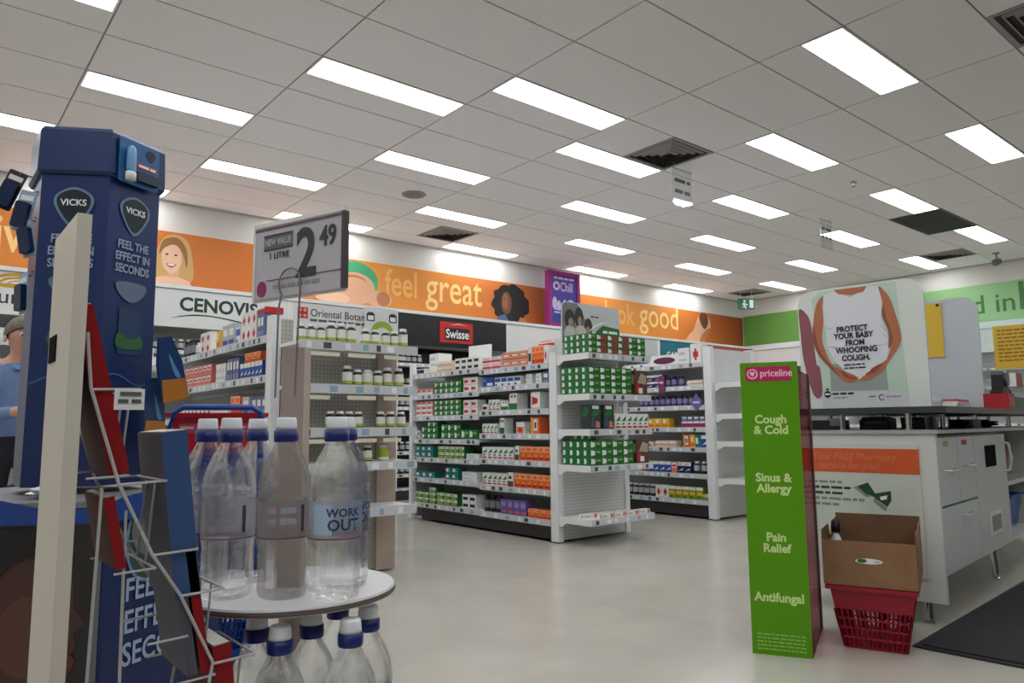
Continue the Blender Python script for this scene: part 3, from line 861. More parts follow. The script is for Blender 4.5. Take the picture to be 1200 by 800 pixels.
u = g1row(FR, 'slate', 'slate and lilac pack', 'at the second shelf end', z, .83, .07, .1, .09, 1)
z = LR[2]
u = g1row(FR, 'blackwhite', 'black topped white carton', 'on the third shelf', z, .02, .075, .1, .06, 1)
u = g1row(FR, 'whitegreen', 'white pack with green print', 'three in a row on the third shelf', z, .11, .05, .1, .095, 3)
u = g1row(FR, 'tallgreen', 'small white over green carton', 'on the third shelf', z, .29, .09, .1, .08, 1)
u = g1row(FR, 'tallgreen', 'tall white over green carton', 'on the third shelf', z, .40, .10, .12, .14, 1)
u = g1row(FR, 'whitered', 'tall white carton with red triangle', 'on the third shelf', z, .68, .11, .1, .14, 1)
z = LR[3]
u = g1row(FR, 'whitegreen', 'white pack with green print', 'in a row on the fourth shelf', z, .02, .05, .1, .09, 4, 1)
u = g1row(FR, 'tallgreen', 'tall white over green carton', 'on the fourth shelf', z, .27, .06, .1, .135, 1)
u = g1row(FR, 'orangewhite', 'white carton with orange foot', 'on the fourth shelf', z, .49, .10, .1, .10, 1)
u = g1row(FR, 'orangetall', 'tall orange and white carton', 'on the fourth shelf', z, .68, .105, .1, .135, 1, 1)
z = LR[4]
u = g1row(FR, 'whitegreen', 'white pack with green print', 'six in a row on the fifth shelf', z, .02, .068, .1, .105, 6, 1)
u = g1row(FR, 'whitebrown', 'slim white and brown carton', 'on the fifth shelf', z, .47, .05, .1, .12, 1)
u = g1row(FR, 'orange', 'orange carton', 'in a row on the fifth shelf', z, .54, .07, .1, .115, 5, 1)
z = LR[5]
u = g1row(FR, 'whitegreen', 'white pack with green print', 'in a row on the sixth shelf', z, .02, .065, .1, .105, 5, 1)
u = g1row(FR, 'whitebrown', 'white and brown carton', 'on the sixth shelf', z, .37, .07, .1, .12, 1)
u = g1row(FR, 'orange', 'orange carton', 'in a row on the sixth shelf', z, .46, .07, .1, .115, 6, 1)
z = LR[6]
bottles(FR, 'darkbottle', 'black bottle with grey label on the bottom gondola shelf', 'black bottles on the bottom gondola shelf', z, (.05, .13, .215), name='medicine_bottle')
u = g1row(FR, 'purple', 'purple carton with orange flash', 'in a row on the bottom shelf', z, .27, .082, .1, .125, 4, 1)
u = g1row(FR, 'orange', 'low orange carton', 'in a row on the bottom shelf', z, .63, .09, .1, .07, 3, 1)
# things lying higher, on the top shelf
tag(link('display_carton', carton_mesh('plainwhite', .16, .16, .15), None, FL.at(.26, .16, LL[0] + .052), FL.rz), 'white and pale green display carton on top of the gondola', 'carton')
t = thing('blank_card', 'blank white card sign standing on the gondola top shelf', 'sign', FL.at(.86, .2, LL[0] + .0005), FL.rz + .15)
MB().box(-.15, .15, 0, .004, .0, .24, PAPER).build('card', t)
MB().box(-.1, .1, .004, .06, .0, .006, PAPER).build('foot', t)
tag(link('display_carton', carton_mesh('redstripe', .2, .14, .07), None, FR.at(.72, .24, LR[0] + .157), FR.rz), 'white box with red stripe lying above the tall orange cartons', 'carton')
g1row(FR, 'plainwhite', 'plain white carton', 'under the box with the red stripe', LR[0], .62, .2, .12, .155, 1, front=.19)
g1row(FR, 'plainwhite', 'plain white carton', 'behind the salmon packs', LR[0], .36, .14, .1, .16, 1, front=.16)
# endcap
z = 1.452
we = 'on the top shelf of the green-carton end'
u = stack(FE, 'green', 'medicine_carton', 'narrow green carton %s' % we, 'green cartons on the top end shelf', z, .012, .088, .062, .05, 1, 3, ny=4, front=.015)
u = stack(FE, 'redgreen', 'medicine_carton', 'green and red carton %s' % we, 'green and red cartons on the top end shelf', z, u, .118, .1, .05, 3, 3, front=.015)
u = stack(FE, 'green', 'medicine_carton', 'bright green carton at the far end of the top end shelf', 'bright green cartons at the top end shelf', z, u + .004, .098, .1, .05, 2, 3, front=.015)
z = 1.14
u = stack(FE, 'green', 'medicine_carton', 'green carton on the second end shelf', 'green cartons on the second end shelf', z, .012, .118, .072, .052, 4, 4, ny=4, front=.015, sidecol=True)
u = stack(FE, 'photob', 'medicine_carton', 'carton printed with a hat photograph on the second end shelf', 'hat photograph carton, second end shelf', z, .54, .15, .1, .2, 1, 1, front=.02)
z = .872
u = stack(FE, 'photo', 'medicine_carton', 'garden photograph carton on the third end shelf', 'garden photograph cartons', z, .012, .115, .1, .19, 2, 1, gap=.03, front=.02)
u = stack(FE, 'whitegreen', 'medicine_carton', 'white pack with green triangle on the third end shelf', 'white and green packs on the third end shelf', z, .30, .062, .1, .12, 6, 1, front=.02)
z = .60
u = stack(FE, 'green', 'medicine_carton', 'green carton on the fourth end shelf', 'green cartons on the fourth end shelf', z, .012, .118, .072, .062, 4, 3, ny=4, front=.015, sidecol=True)
u = stack(FE, 'green', 'medicine_carton', 'green carton set back on top of the fourth end shelf block', 'green carton on the fourth end shelf block', z + .189, .03, .09, .07, .05, 1, 1, front=.06, ny=2)
u = stack(FE, 'photob', 'medicine_carton', 'carton printed with a hat photograph on the fourth end shelf', 'hat photograph carton, fourth end shelf', z, .54, .15, .1, .19, 1, 1, front=.02)
z = .205
u = stack(FE, 'tube', 'medicine_carton', 'long white carton with orange end on the lowest end shelf', 'long white cartons on the lowest end shelf', z, .12, .13, .05, .035, 4, 1, gap=.012, front=.02)
u = stack(FE, 'tube', 'medicine_carton', 'long white carton lying behind on the lowest end shelf', 'rear white cartons on the lowest end shelf', z, .02, .16, .05, .03, 3, 1, gap=.02, front=.12)
# header card with a photograph on the endcap
t = thing('header_card', 'grey photo header card with green banner on the green-carton end', 'sign', (4.37, -1.425, 1.455), .02)
MB().slab(rounded(0, .58, 0, .42, .05, 5, (0, 0, 1, 1)), 0, .006, mat('hc_grey', rgb(198, 202, 204), .5)).build('card', t)
HB = mat('hc_dark', rgb(58, 52, 50), .5); HL = mat('hc_light', rgb(200, 198, 192), .5); HS = mat('hc_skin', rgb(170, 140, 124), .5)
flat('print_photo', [(.005, .1), (.30, .1), (.26, .24), (.2, .34), (.15, .415), (.03, .415), (.005, .39)], mat('hc_photo', rgb(122, 126, 126), .5), t, -.0005)
for q in ((.075, .29, .05, .075), (.165, .31, .042, .08), (.255, .24, .04, .07)):
    flat('print_head', ellipse(*q, 16), HB, t, -.0015)
for q in ((.085, .262, .024, .036), (.172, .28, .02, .036), (.25, .215, .02, .032)):
    flat('print_face', ellipse(*q, 14), HS, t, -.0024)
for q in ((.08, .17, .06, .07), (.18, .18, .06, .07), (.26, .13, .05, .055)):
    flat('print_shirt', ellipse(*q, 16), HL, t, -.0018)
flat('print_banner', [(.30, .12), (.575, .12), (.575, .25), (.40, .265), (.33, .21)], GRN, t, -.003)
greek(t, .40, .55, .205, .02, LWHITE, -.004, seed=8)
greek(t, .44, .55, .165, .02, LWHITE, -.004, seed=9)
flat('print_frond', [(.26, .2), (.33, .27), (.46, .30), (.33, .25)], LWHITE, t, -.003, sm=3)
greek(t, .28, .36, .32, .012, GTX, -.002, seed=10)
t.scale = (1.2, 1, 1.05)

# ================================================================== gondola with the bare white end
G2X = 6.364
L2 = [1.51, 1.285, 1.09, .875, .68, .425, .175]
g2 = gondola('white gondola of vitamins whose end shelves stand nearly empty', G2X, 7.12, -1.403, .55, 1.66, [(.50, -1.318, L2)], [1.30, 1.0, .74, .39], (6.41, 7.08), .36)
F2 = Face(G2X, .50, -PI / 2)   # u = .5 - y : visible from about .8 to 1.8
F2E = Face(6.41, -1.763, 0)
def g2row(style, desc, where, *a, **k):
    return stack(F2, style, 'vitamin_carton', '%s %s' % (desc, where), '%s, %s' % (desc, where), *a, **k)
w2 = 'on the vitamin gondola'
z = L2[0]
g2row('bluewhite', 'pale blue pack', 'on top of the vitamin gondola', z, .74, .12, .1, .07, 3)
g2row('plainwhite', 'plain white carton', 'at the top corner of the vitamin gondola', z, 1.50, .14, .12, .16, 1)
g2row('redcross', 'white and red carton', 'at the top corner of the vitamin gondola', z, 1.655, .12, .12, .19, 1)
t = thing('topper_card', 'white card with a plum oval on top of the vitamin gondola', 'sign', F2.at(1.32, .03, z + .0005), F2.rz)
MB().box(-.17, .17, 0, .01, 0, .11, PAPER).build('card', t)
flat('print_oval', ellipse(0, .05, .14, .035, 20), mat('plum', rgb(104, 34, 76), .5), t, -.0005)
z = L2[1]
g2row('navy', 'navy and pink pack', 'double stacked on the second shelf', z, .94, .115, .1, .065, 3, 2)
bottles(F2, 'darkvit', 'dark vitamin jar on the second shelf of the vitamin gondola', 'dark jars on the second shelf', z, (1.34, 1.42, 1.51), name='vitamin_jar', cat='jar')
g2row('cream', 'long cream carton', 'at the second shelf end', z, 1.60, .19, .1, .055, 1)
z = L2[2]
bottles(F2, 'darkvit', 'dark vitamin jar in the long row on the third shelf', 'dark jars on the third shelf', z, [.98 + .072 * i for i in range(11)], name='vitamin_jar', cat='jar')
z = L2[3]
g2row('yellow', 'yellow pack', 'in a row on the fourth shelf', z, .90, .088, .1, .095, 5)
g2row('redpack', 'red and white pack', 'in a row on the fourth shelf', z, 1.52, .066, .1, .06, 4)
g2row('slate', 'slate and lilac pack', 'on the red packs of the fourth shelf', z + .061, 1.52, .066, .1, .05, 4)
z = L2[4]
g2row('orangewhite', 'white and orange carton', 'alone on the fifth shelf', z, 1.02, .115, .1, .05, 1)
g2row('cream', 'cream carton', 'three in a row on the fifth shelf', z, 1.18, .085, .1, .065, 3)
g2row('orangetall', 'tall orange carton', 'on the fifth shelf', z, 1.53, .075, .1, .125, 1)
g2row('yellow', 'tall yellow carton', 'on the fifth shelf', z, 1.612, .058, .1, .125, 1)
g2row('teal', 'tall teal carton', 'on the fifth shelf', z, 1.674, .068, .1, .12, 1)
g2row('bluepack', 'tall blue carton', 'at the fifth shelf end', z, 1.746, .062, .1, .12, 1)
z = L2[5]
g2row('redpack', 'red and white pack', 'first on the sixth shelf', z, .98, .07, .1, .11, 1)
g2row('bluepack', 'blue and white pack', 'in a row on the sixth shelf', z, 1.055, .075, .1, .11, 4)
g2row('redpinkpack', 'pink and red pack', 'between blue packs on the sixth shelf', z, 1.372, .07, .1, .11, 1)
g2row('navy', 'navy pack', 'in a row on the sixth shelf', z, 1.448, .08, .1, .11, 2)
bottles(F2, 'blackvit', 'black bottle with silver label on the sixth shelf', 'black bottles on the sixth shelf', z, (1.66, 1.745), name='vitamin_bottle')
z = L2[6]
bottles(F2, 'blackvit', 'black bottle with white cap on the bottom vitamin shelf', 'black bottles on the bottom vitamin shelf', z, [.72 + .075 * i for i in range(6)], name='vitamin_bottle')
g2row('redcross', 'white and red carton', 'on the bottom vitamin shelf', z, 1.16, .08, .1, .12, 2)
g2row('limetall', 'olive and white carton', 'in a row on the bottom vitamin shelf', z, 1.335, .078, .1, .12, 5)
g2row('lime', 'low lime carton', 'at the bottom vitamin shelf end', z, 1.745, .066, .1, .06, 1)
bottles(F2E, 'whitevit', 'white jar on the bare end shelf of the vitamin gondola', 'white jars on the bare end shelf', .39, (.06, .15, .24), name='vitamin_jar', cat='jar')
bottles(F2E, 'whitevit', 'white jar on the second bare end shelf', 'white jars on the second bare end shelf', 1.0, (.26,), name='vitamin_jar', cat='jar')
t = thing('hanging_tag', 'purple promotional tag hanging from the vitamin shelf edge', 'tag', F2.at(1.31, -.012, L2[1] - .02), F2.rz, 'shelf edge tags')
MB().slab(rounded(-.04, .04, -.04, .14, .02), 0, .003, mat('tag_plum', rgb(120, 50, 100), .5)).build('card', t)
greek(t, -.025, .03, .06, .02, PALE, -.001, seed=4)
t = thing('hanging_tag', 'lilac diamond tag on the vitamin shelf beside the end post', 'tag', F2.at(1.73, -.012, L2[2] + .03), F2.rz, 'shelf edge tags')
MB().slab([(0, -.09), (.07, 0), (0, .09), (-.07, 0)], 0, .003, mat('tag_lilac', rgb(104, 96, 150), .5)).build('card', t)
greek(t, -.04, .04, -.01, .02, PALE, -.001, seed=6)
# small end row facing the aisle: colourful tubes peeping past the green-carton end
F1B = Face(5.17, -1.30, PI / 2)
stack(F1B, 'multi', 'medicine_carton', 'striped yellow, green and blue carton on the aisle side of the gondola', 'striped cartons on the aisle side', LL[2] + .0, .0, .08, .1, .08, 3, 1)

# ================================================================== gondola with the brown pill bottle end
G0X, G0Y = 2.03, -1.40
L0 = [1.455, 1.215, .98, .74, .46, .175]
g0 = gondola('white gondola with beige end displaying brown pill bottles', G0X, 2.87, G0Y, 1.55, 1.575, [(1.49, -.30, L0), (-.30, -1.315, [v + .004 for v in L0])], [], (2.06, 2.84), .35, endpanel=PEGB)
# endcap: beige wings and shelves
E0 = [1.40, 1.15, .90, .70, .43]
MB().box(.70, .838, -.02, .008, .01, 1.40, BEIGE).build('end_wing', g0)
MB().box(.06, .16, -.004, .008, .01, 1.40, BEIGE).build('end_wing', g0)
for k, z in enumerate(E0):
    s_ = MB().box(.04, .82, -.30, -.025, z - .022, z, WHITE).build('end_shelf', g0)
    r = MB()
    price_rail(r, .04, .82, -.306, z, .05, 90 + k, .5, .1)
    r.build('price_rail', s_)
    if k < 3:
        r2 = MB()
        rnd = random.Random(k)
        for q in range(3):
            x = .1 + q * .24
            r2.box(x, x + rnd.uniform(.12, .2), -.306, -.303, z - .085, z - .062, mat('strip_cream', rgb(214, 210, 190), .5))
        r2.build('shelf_strip', s_)
F0E = Face(2.07, -1.70, 0)
wl = 'brown pill bottle'
bottles(F0E, 'pill', 'brown pill bottle with lime label on the top beige end shelf', 'short pill bottles on the top end shelf', E0[0], (.035, .095, .155, .445, .51, .585, .645))
bottles(F0E, 'pilltall', 'taller brown pill bottle on the top beige end shelf', 'tall pill bottles on the top end shelf', E0[0], (.22, .285, .35, .71), front=.03)
bottles(F0E, 'pilltall', 'taller brown pill bottle on the second beige end shelf', 'tall pill bottles on the second end shelf', E0[1], (.33, .60, .68))
bottles(F0E, 'pill', 'brown pill bottle on the second beige end shelf', 'short pill bottles on the second end shelf', E0[1], (.395, .535))
bottles(F0E, 'jar', 'white supplement jar on the second beige end shelf', 'white jar on the second end shelf', E0[1], (.462,), name='supplement_jar', cat='jar')
bottles(F0E, 'limejar', 'lime green supplement jar on the second beige end shelf', 'lime jar on the second end shelf', E0[1], (.5,), front=.07, name='supplement_jar', cat='jar')
bottles(F0E, 'pill', 'brown pill bottle on the third beige end shelf', 'pill bottles on the third end shelf', E0[2], (.05, .225, .285, .345, .405, .555, .625, .70))
bottles(F0E, 'pill', 'brown pill bottle on the fourth beige end shelf', 'pill bottles on the fourth end shelf', E0[3], (.24, .30, .47))
bottles(F0E, 'limejar', 'green supplement jar on the fourth beige end shelf', 'green jar on the fourth end shelf', E0[3], (.58,), name='supplement_jar', cat='jar')
t = thing('header_card', 'white botanical header card with red cross logo behind the pill bottles', 'sign', (2.12, -1.50, 1.405))
MB().box(0, .66, 0, .006, 0, .235, HEADW).build('card', t)
flat('logo', [(.02, .15), (.085, .15), (.085, .215), (.02, .215)], LRED, t, -.0005)
for q in ((.035, .166), (.066, .166), (.035, .199), (.066, .199)):
    flat('logo', ellipse(*q, .01, .01, 10), PINK, t, -.0015)
text('Oriental Botanicals', .066, LDARK, t, .1, .165, -.001, bold=.002, sx=.92)
greek(t, .1, .5, .135, .014, GTX, -.001, seed=12)
t = thing('header_card', 'taller white card with green ring propped beside the botanical header', 'sign', (2.57, -1.53, 1.405))
MB().box(0, .24, 0, .006, 0, .255, HEADW).build('card', t)
ring = ellipse(.125, .085, .085, .085, 20, 0, PI) + ellipse(.125, .085, .045, .045, 20, PI, 0)
flat('logo', ring, LIME, t, -.0005)
for q in (.04, .2):
    flat('print_bottle', [(q - .028, .165), (q + .028, .165), (q + .028, .21), (q + .014, .222), (q - .014, .222), (q - .028, .21)], LDARK, t, -.0005)
    flat('print_bottle', [(q - .02, .172), (q + .02, .172), (q + .02, .2), (q - .02, .2)], LWHITE, t, -.0015)
# side face towards -X
F0L = Face(G0X, 1.49, -PI / 2)     # u from 0 (far) ; -.30 at 1.79
F0R = Face(G0X, -.30, -PI / 2)     # u 0..1.0 up to the end
def g0row(face, style, desc, where, *a, **k):
    return stack(face, style, 'supplement_carton', '%s %s' % (desc, where), '%s, %s' % (desc, where), *a, **k)
z = L0[0] + .004
g0row(F0R, 'yellow', 'slim yellow and orange carton', 'on the top side shelf', z, .02, .07, .1, .13, 1)
g0row(F0R, 'grey', 'grey and blue carton', 'in a row on the top side shelf', z, .14, .12, .12, .15, 2, 1)
g0row(F0R, 'bluewhite', 'blue and white carton', 'on the top side shelf', z, .42, .08, .12, .11, 1, 1)
g0row(F0R, 'redcross', 'red and white carton', 'two high on the top side shelf', z, .52, .085, .1, .095, 3, 2)
g0row(F0R, 'slate', 'slate and lilac carton', 'at the top side shelf end', z, .80, .05, .1, .15, 2, 1)
g0row(F0R, 'redpack', 'red pack with blue print', 'lying above the slate cartons', z + .153, .79, .12, .12, .04, 1, 1)
z = L0[1] + .004
g0row(F0R, 'plainwhite', 'white pack', 'on the second side shelf', z, .04, .06, .1, .13, 3)
g0row(F0R, 'slate', 'slate and lilac carton', 'in a row on the second side shelf', z, .26, .055, .1, .15, 4)
g0row(F0R, 'bluepack', 'blue and white carton', 'in a row on the second side shelf', z, .52, .06, .1, .1, 6)
g0row(F0R, 'orange', 'orange carton', 'standing on the blue ones of the second side shelf', z + .101, .60, .085, .1, .06, 3)
z = L0[2] + .004
g0row(F0R, 'plainwhite', 'white carton', 'in a row on the third side shelf', z, .02, .07, .1, .08, 4)
g0row(F0R, 'orange', 'red and orange carton', 'on the third side shelf', z, .36, .085, .1, .13, 2)
g0row(F0R, 'grey', 'grey and blue carton', 'on the third side shelf', z, .58, .12, .1, .12, 1)
g0row(F0R, 'slate', 'slate carton', 'in a row on the third side shelf', z, .74, .08, .1, .11, 3)
z = L0[0]
g0row(F0L, 'redcross', 'red and white carton', 'two high on the far top side shelf', z, 1.45, .11, .1, .075, 2, 2)
bottles(F0L, 'darkbottle', 'dark bottle on the far top side shelf', 'dark bottles on the far top side shelf', z, (1.0, 1.1, 1.2), name='supplement_bottle')
bottles(F0L, 'whitevit', 'white jar on the far top side shelf', 'white jars on the far top side shelf', z, (1.32,), name='supplement_jar', cat='jar')
z = L0[1]
g0row(F0L, 'redpinkpack', 'rose and white pack', 'two high on the far second side shelf', z, .9, .1, .1, .075, 8, 2)
g0row(F0L, 'redcross', 'white and red carton', 'on the far third side shelf', L0[2], .9, .09, .1, .08, 9, 1)
# wall bay products that can be glimpsed
FW = Face(0, UY + .02, 0)
bottles(FW, 'blackvit', 'black bottle on the shelf under the green-lettered header', 'black bottles under the green-lettered header', 1.72, [2.32 + .085 * i for i in range(13)], name='vitamin_bottle')
bottles(FW, 'redvit', 'crimson bottle on the shelf under the green-lettered header', 'crimson bottles under the green-lettered header', 1.44, [2.32 + .085 * i for i in range(13)], name='vitamin_bottle')
for k, zz in enumerate((1.72, 1.16, .6)):
    bottles(FW, 'blackvit', 'black vitamin bottle on a shelf of the black-backed bay, tier %s' % ('one', 'three', 'five')[k], 'black bottles tier %d' % k, zz, [5.18 + .085 * i for i in range(5)], name='vitamin_bottle')
for k, zz in enumerate((1.44, .88, .32)):
    bottles(FW, 'redvit', 'crimson vitamin bottle on a shelf of the black-backed bay, tier %s' % ('two', 'four', 'six')[k], 'crimson bottles tier %d' % k, zz, [5.18 + .085 * i for i in range(5)], name='vitamin_bottle')
for k, zz in enumerate((1.72, 1.44)):
    stack(FW, ('redcross', 'plainwhite')[k], 'vitamin_carton', ('white and red carton on the top shelf under the gold-arc header', 'white carton on the second shelf under the gold-arc header')[k], 'cartons under the gold-arc header %d' % k, zz, .75, .09, .1, .12, 7)
# ------------------------------------------------------------------ hexagonal cardboard display tower
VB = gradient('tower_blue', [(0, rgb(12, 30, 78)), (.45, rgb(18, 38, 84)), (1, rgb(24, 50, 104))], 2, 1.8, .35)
VB2 = mat('tower_cap_blue', rgb(22, 46, 96), .35)
VTXT = mat('tower_text', rgb(150, 166, 192), .5)
VDK = mat('tower_shield', rgb(20, 34, 44), .4)
VGL = mat('tower_glow', rgb(104, 134, 168), .5)
HEXA = math.radians(-100.4 + 10.4)      # direction from the axis to the near vertical edge
TX, TY = .812, -3.005
def hexring(r, z, n=6):
    return [(r * math.cos(HEXA + i * PI / 3), r * math.sin(HEXA + i * PI / 3), z) for i in range(n)]
tw = thing('display_tower', 'tall blue hexagonal cardboard display tower with hanging packs', 'display stand', (TX, TY, 0))
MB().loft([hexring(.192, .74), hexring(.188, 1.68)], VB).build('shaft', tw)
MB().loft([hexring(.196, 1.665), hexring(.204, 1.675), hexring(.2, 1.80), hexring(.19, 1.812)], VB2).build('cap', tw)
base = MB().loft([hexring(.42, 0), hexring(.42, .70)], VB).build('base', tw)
MB().loft([hexring(.426, .695), hexring(.432, .70), hexring(.432, .715), hexring(.40, .718)], mat('tray_grey', rgb(112, 114, 118), .4)).build('tray', tw)
# wavy blue fascia round the tray
wv = MB()
for i in range(6):
    a, b = Vector(hexring(.434, 0)[i]), Vector(hexring(.434, 0)[(i + 1) % 6])
    lo, hi = [], []
    for k in range(13):
        p = a.lerp(b, k / 12)
        lo.append((p.x, p.y, .66)); hi.append((p.x, p.y, .712 + .018 * math.sin(k / 12 * 2 * PI)))
    for k in range(12):
        wv.face([lo[k], lo[k + 1], hi[k + 1], hi[k]], mat('tower_fascia', rgb(24, 60, 132), .35))
wv.build('fascia', tw)
def hexface(i, r, name):
    """Empty-free helper: local frame on hexagon face i (between vertex i and i+1): returns origin, rz, width."""
    a = Vector(hexring(r, 0)[i]); b = Vector(hexring(r, 0)[(i + 1) % 6])
    d = b - a
    return a, math.atan2(d.y, d.x), d.length
# face 5 = to the left of the near edge (vertex 0), face 0 = to the right
def on_face(o, i, r, parent=None):
    a, rz, w = hexface(i, r, '')
    x, y, z = o.location
    c, s = math.cos(rz), math.sin(rz)
    o.location = (a.x + x * c - y * s, a.y + x * s + y * c, z)
    o.rotation_euler = (o.rotation_euler[0], o.rotation_euler[1], rz)
    return o
for i in (5, 0):
    w = .19
    on_face(flat('logo_glow', smooth_outline([(w / 2 - .05, 1.60), (w / 2, 1.625), (w / 2 + .05, 1.60), (w / 2 + .05, 1.56), (w / 2, 1.50), (w / 2 - .05, 1.56)], 4), VGL, tw, -.002), i, .190)
    on_face(flat('logo_shield', smooth_outline([(w / 2 - .042, 1.598), (w / 2, 1.617), (w / 2 + .042, 1.598), (w / 2 + .042, 1.562), (w / 2, 1.51), (w / 2 - .042, 1.562)], 4), VDK, tw, -.004), i, .190)
    on_face(text('VICKS', .027, LWHITE, tw, w / 2, 1.568, -.0055, 'CENTER', .02), i, .190)
    for k, s in enumerate(('FEEL THE', 'EFFECT IN', 'SECONDS')):
        on_face(text(s, .036, VTXT, tw, w / 2, 1.455 - k * .037, -.003, 'CENTER', .02, sx=.78), i, .1905)
    # a pale inhaler cap picture and a green glow below the slogan
    on_face(flat('print_cap', smooth_outline([(w / 2 - .05, 1.35), (w / 2 + .05, 1.35), (w / 2 + .045, 1.315), (w / 2, 1.29), (w / 2 - .045, 1.315)], 3), mat('print_capgrey', rgb(96, 112, 136), .5), tw, -.002), i, .1905)
    on_face(flat('print_pack', [(w / 2 - .04, 1.13), (w / 2 + .04, 1.13), (w / 2 + .04, 1.27), (w / 2 - .04, 1.27)], mat('print_packblue', rgb(26, 56, 92), .5), tw, -.002), i, .1905)
    on_face(flat('print_green', smooth_outline([(w / 2 - .045, 1.15), (w / 2 + .045, 1.15), (w / 2 + .04, 1.19), (w / 2, 1.175), (w / 2 - .04, 1.195)], 3), mat('print_gglow', rgb(44, 96, 52), .5), tw, -.004), i, .1905)
    pts = []
    for k in range(13):
        pts.append((.004 + .182 * k / 12, 1.055 + .016 * math.sin(k / 12 * 2 * PI + i)))
    on_face(flat('print_wave', pts + [(x, z - .006) for x, z in reversed(pts)], mat('print_wave', rgb(44, 84, 150), .5), tw, -.002), i, .1905)
# slogan and photograph on the wide base
for k, s in enumerate(('FEEL THE', 'EFFECT IN', 'SECONDS')):
    on_face(text(s, .084, VTXT, tw, .06, .445 - k * .084, -.003, 'LEFT', .015, sx=.8), 0, .421)
on_face(flat('print_glow', ellipse(.13, .6, .075, .115, 28), VGL, tw, -.002), 0, .421)
on_face(flat('print_photo', ellipse(.13, .6, .066, .105, 28), mat('print_leaf', rgb(40, 70, 60), .5), tw, -.004), 0, .421)
on_face(flat('print_photo', ellipse(.12, .63, .05, .07, 24), mat('print_greyd', rgb(96, 96, 100), .5), tw, -.006), 0, .421)
on_face(flat('print_border', [(.06, .1), (.41, .1), (.41, .66), (.06, .66)], mat('print_bord', rgb(96, 100, 106), .5), tw, -.002), 5, .421)
on_face(flat('print_picture', [(.06, .12), (.395, .12), (.395, .655), (.06, .655)], mat('print_dusk', rgb(40, 36, 38), .5), tw, -.004), 5, .421)
FSK = mat('print_face_shade', rgb(72, 44, 36), .5); FSK2 = mat('print_face_shade2', rgb(86, 54, 44), .5)
on_face(flat('print_face', [(.08, .2), (.1, .5), (.17, .6), (.29, .6), (.345, .52), (.35, .45), (.38, .41), (.352, .385), (.362, .35), (.345, .325), (.35, .29), (.3, .24), (.24, .2), (.22, .125), (.1, .125)], FSK, tw, -.006, sm=3), 5, .421)
on_face(flat('print_cheek', ellipse(.24, .38, .07, .1, 18), FSK2, tw, -.008), 5, .421)
on_face(flat('print_hair', [(.07, .3), (.08, .6), (.17, .65), (.3, .64), (.345, .57), (.3, .58), (.2, .56), (.14, .46), (.11, .3)], mat('print_hairdk', rgb(20, 16, 18), .5), tw, -.010, sm=3), 5, .421)
on_face(flat('print_eye', [(.27, .462), (.3, .452), (.335, .458), (.3, .446)], HAIR, tw, -.010), 5, .421)
on_face(flat('print_lips', [(.31, .318), (.352, .33), (.362, .316), (.35, .296), (.316, .3)], mat('print_lips_dark', rgb(96, 44, 42), .5), tw, -.010), 5, .421)
# blister card clipped to the cap
bc = thing('blister_card', 'blue blister card with a nasal inhaler clipped to the tower cap', 'pack', (0, 0, 0))
on_face(bc, 0, .206)
bc.location = (bc.location.x + TX, bc.location.y + TY, 1.655)
MB().slab(rounded(.02, .17, 0, .14, .008), -.006, -.003, mat('card_blue', rgb(38, 96, 150), .35)).build('card', bc)
MB().slab(rounded(.075, .165, .015, .045, .006), -.022, -.0065, mat('card_deep', rgb(26, 44, 70), .3)).build('tray', bc)
MB().lathe([(.013, 0), (.014, .01), (.014, .062), (.011, .078), (.005, .085)], mat('inhaler_blue', rgb(110, 160, 205), .25), 14).build('inhaler', bc, (.05, -.022, .03), smooth=True)
MB().lathe([(.0155, 0), (.0155, .024), (.013, .026)], PAPER, 14).build('inhaler_cap', bc, (.05, -.022, .006), smooth=True)
flat('logo_shield', smooth_outline([(.118, .12), (.135, .128), (.152, .12), (.15, .105), (.135, .09), (.12, .105)], 3), VDK, bc, -.0065)
flat('print_red', [(.085, .06), (.16, .06), (.16, .076), (.085, .076)], LRED, bc, -.0065)
greek(bc, .09, .155, .064, .008, LWHITE, -.008, seed=2)
# packs hanging from hooks on the tower's flanks
def blister(label, p, rz, tilt, w, h, c1, c2, group, shape=None):
    t = thing('blister_pack', label, 'pack', p, rz, group, rot=(0, tilt, rz))
    MB().slab(rounded(-w / 2, w / 2, -h, 0, .006), -.001, .001, mat('bl_' + c1[0], c1[1], .3)).build('card', t)
    MB().slab(rounded(-w / 2 + .005, w / 2 - .005, -h + .008, -h * .3, .008), -.018, -.0015, mat('bl_' + c2[0], c2[1], .2)).build('bubble', t)
    flat('print_band', [(-w / 2 + .006, -h * .24), (w / 2 - .006, -h * .24), (w / 2 - .006, -h * .12), (-w / 2 + .006, -h * .12)], LWHITE, t, -.0015)
    return t
NV = ('navy', rgb(24, 40, 74)); IC = ('ice', rgb(150, 178, 200)); SK = ('sky', rgb(36, 94, 150)); AM = ('amber', rgb(196, 132, 44)); DN = ('dark', rgb(34, 36, 42))
cA = math.degrees(math.atan2(-.765, -.634))
hx = [(.60, -3.02, 1.68, .35, 'topmost dark pack hanging beside the tower cap', DN, NV), (.625, -3.06, 1.615, .2, 'second pack hanging from the tower flank, navy with pale edge', IC, NV),
      (.618, -3.05, 1.535, -.25, 'third pack hanging from the tower flank, tilted', IC, NV), (.628, -3.03, 1.37, -.1, 'lowest pack hanging over the man in blue', IC, NV)]
for i, (x, y, z, tl, lb, c1, c2) in enumerate(hx):
    blister(lb, (x, y, z), -.35 - .3 * i, tl, .05, .125, c1, c2, 'packs on the tower flank')
    MB().tube([(x, y - .002, z - .006), (x + .05, y + .03, z - .002), (TX - .17, TY - .05, z + .004)], .0025, CHROME).build('hook', tw, (-TX, -TY, 0))
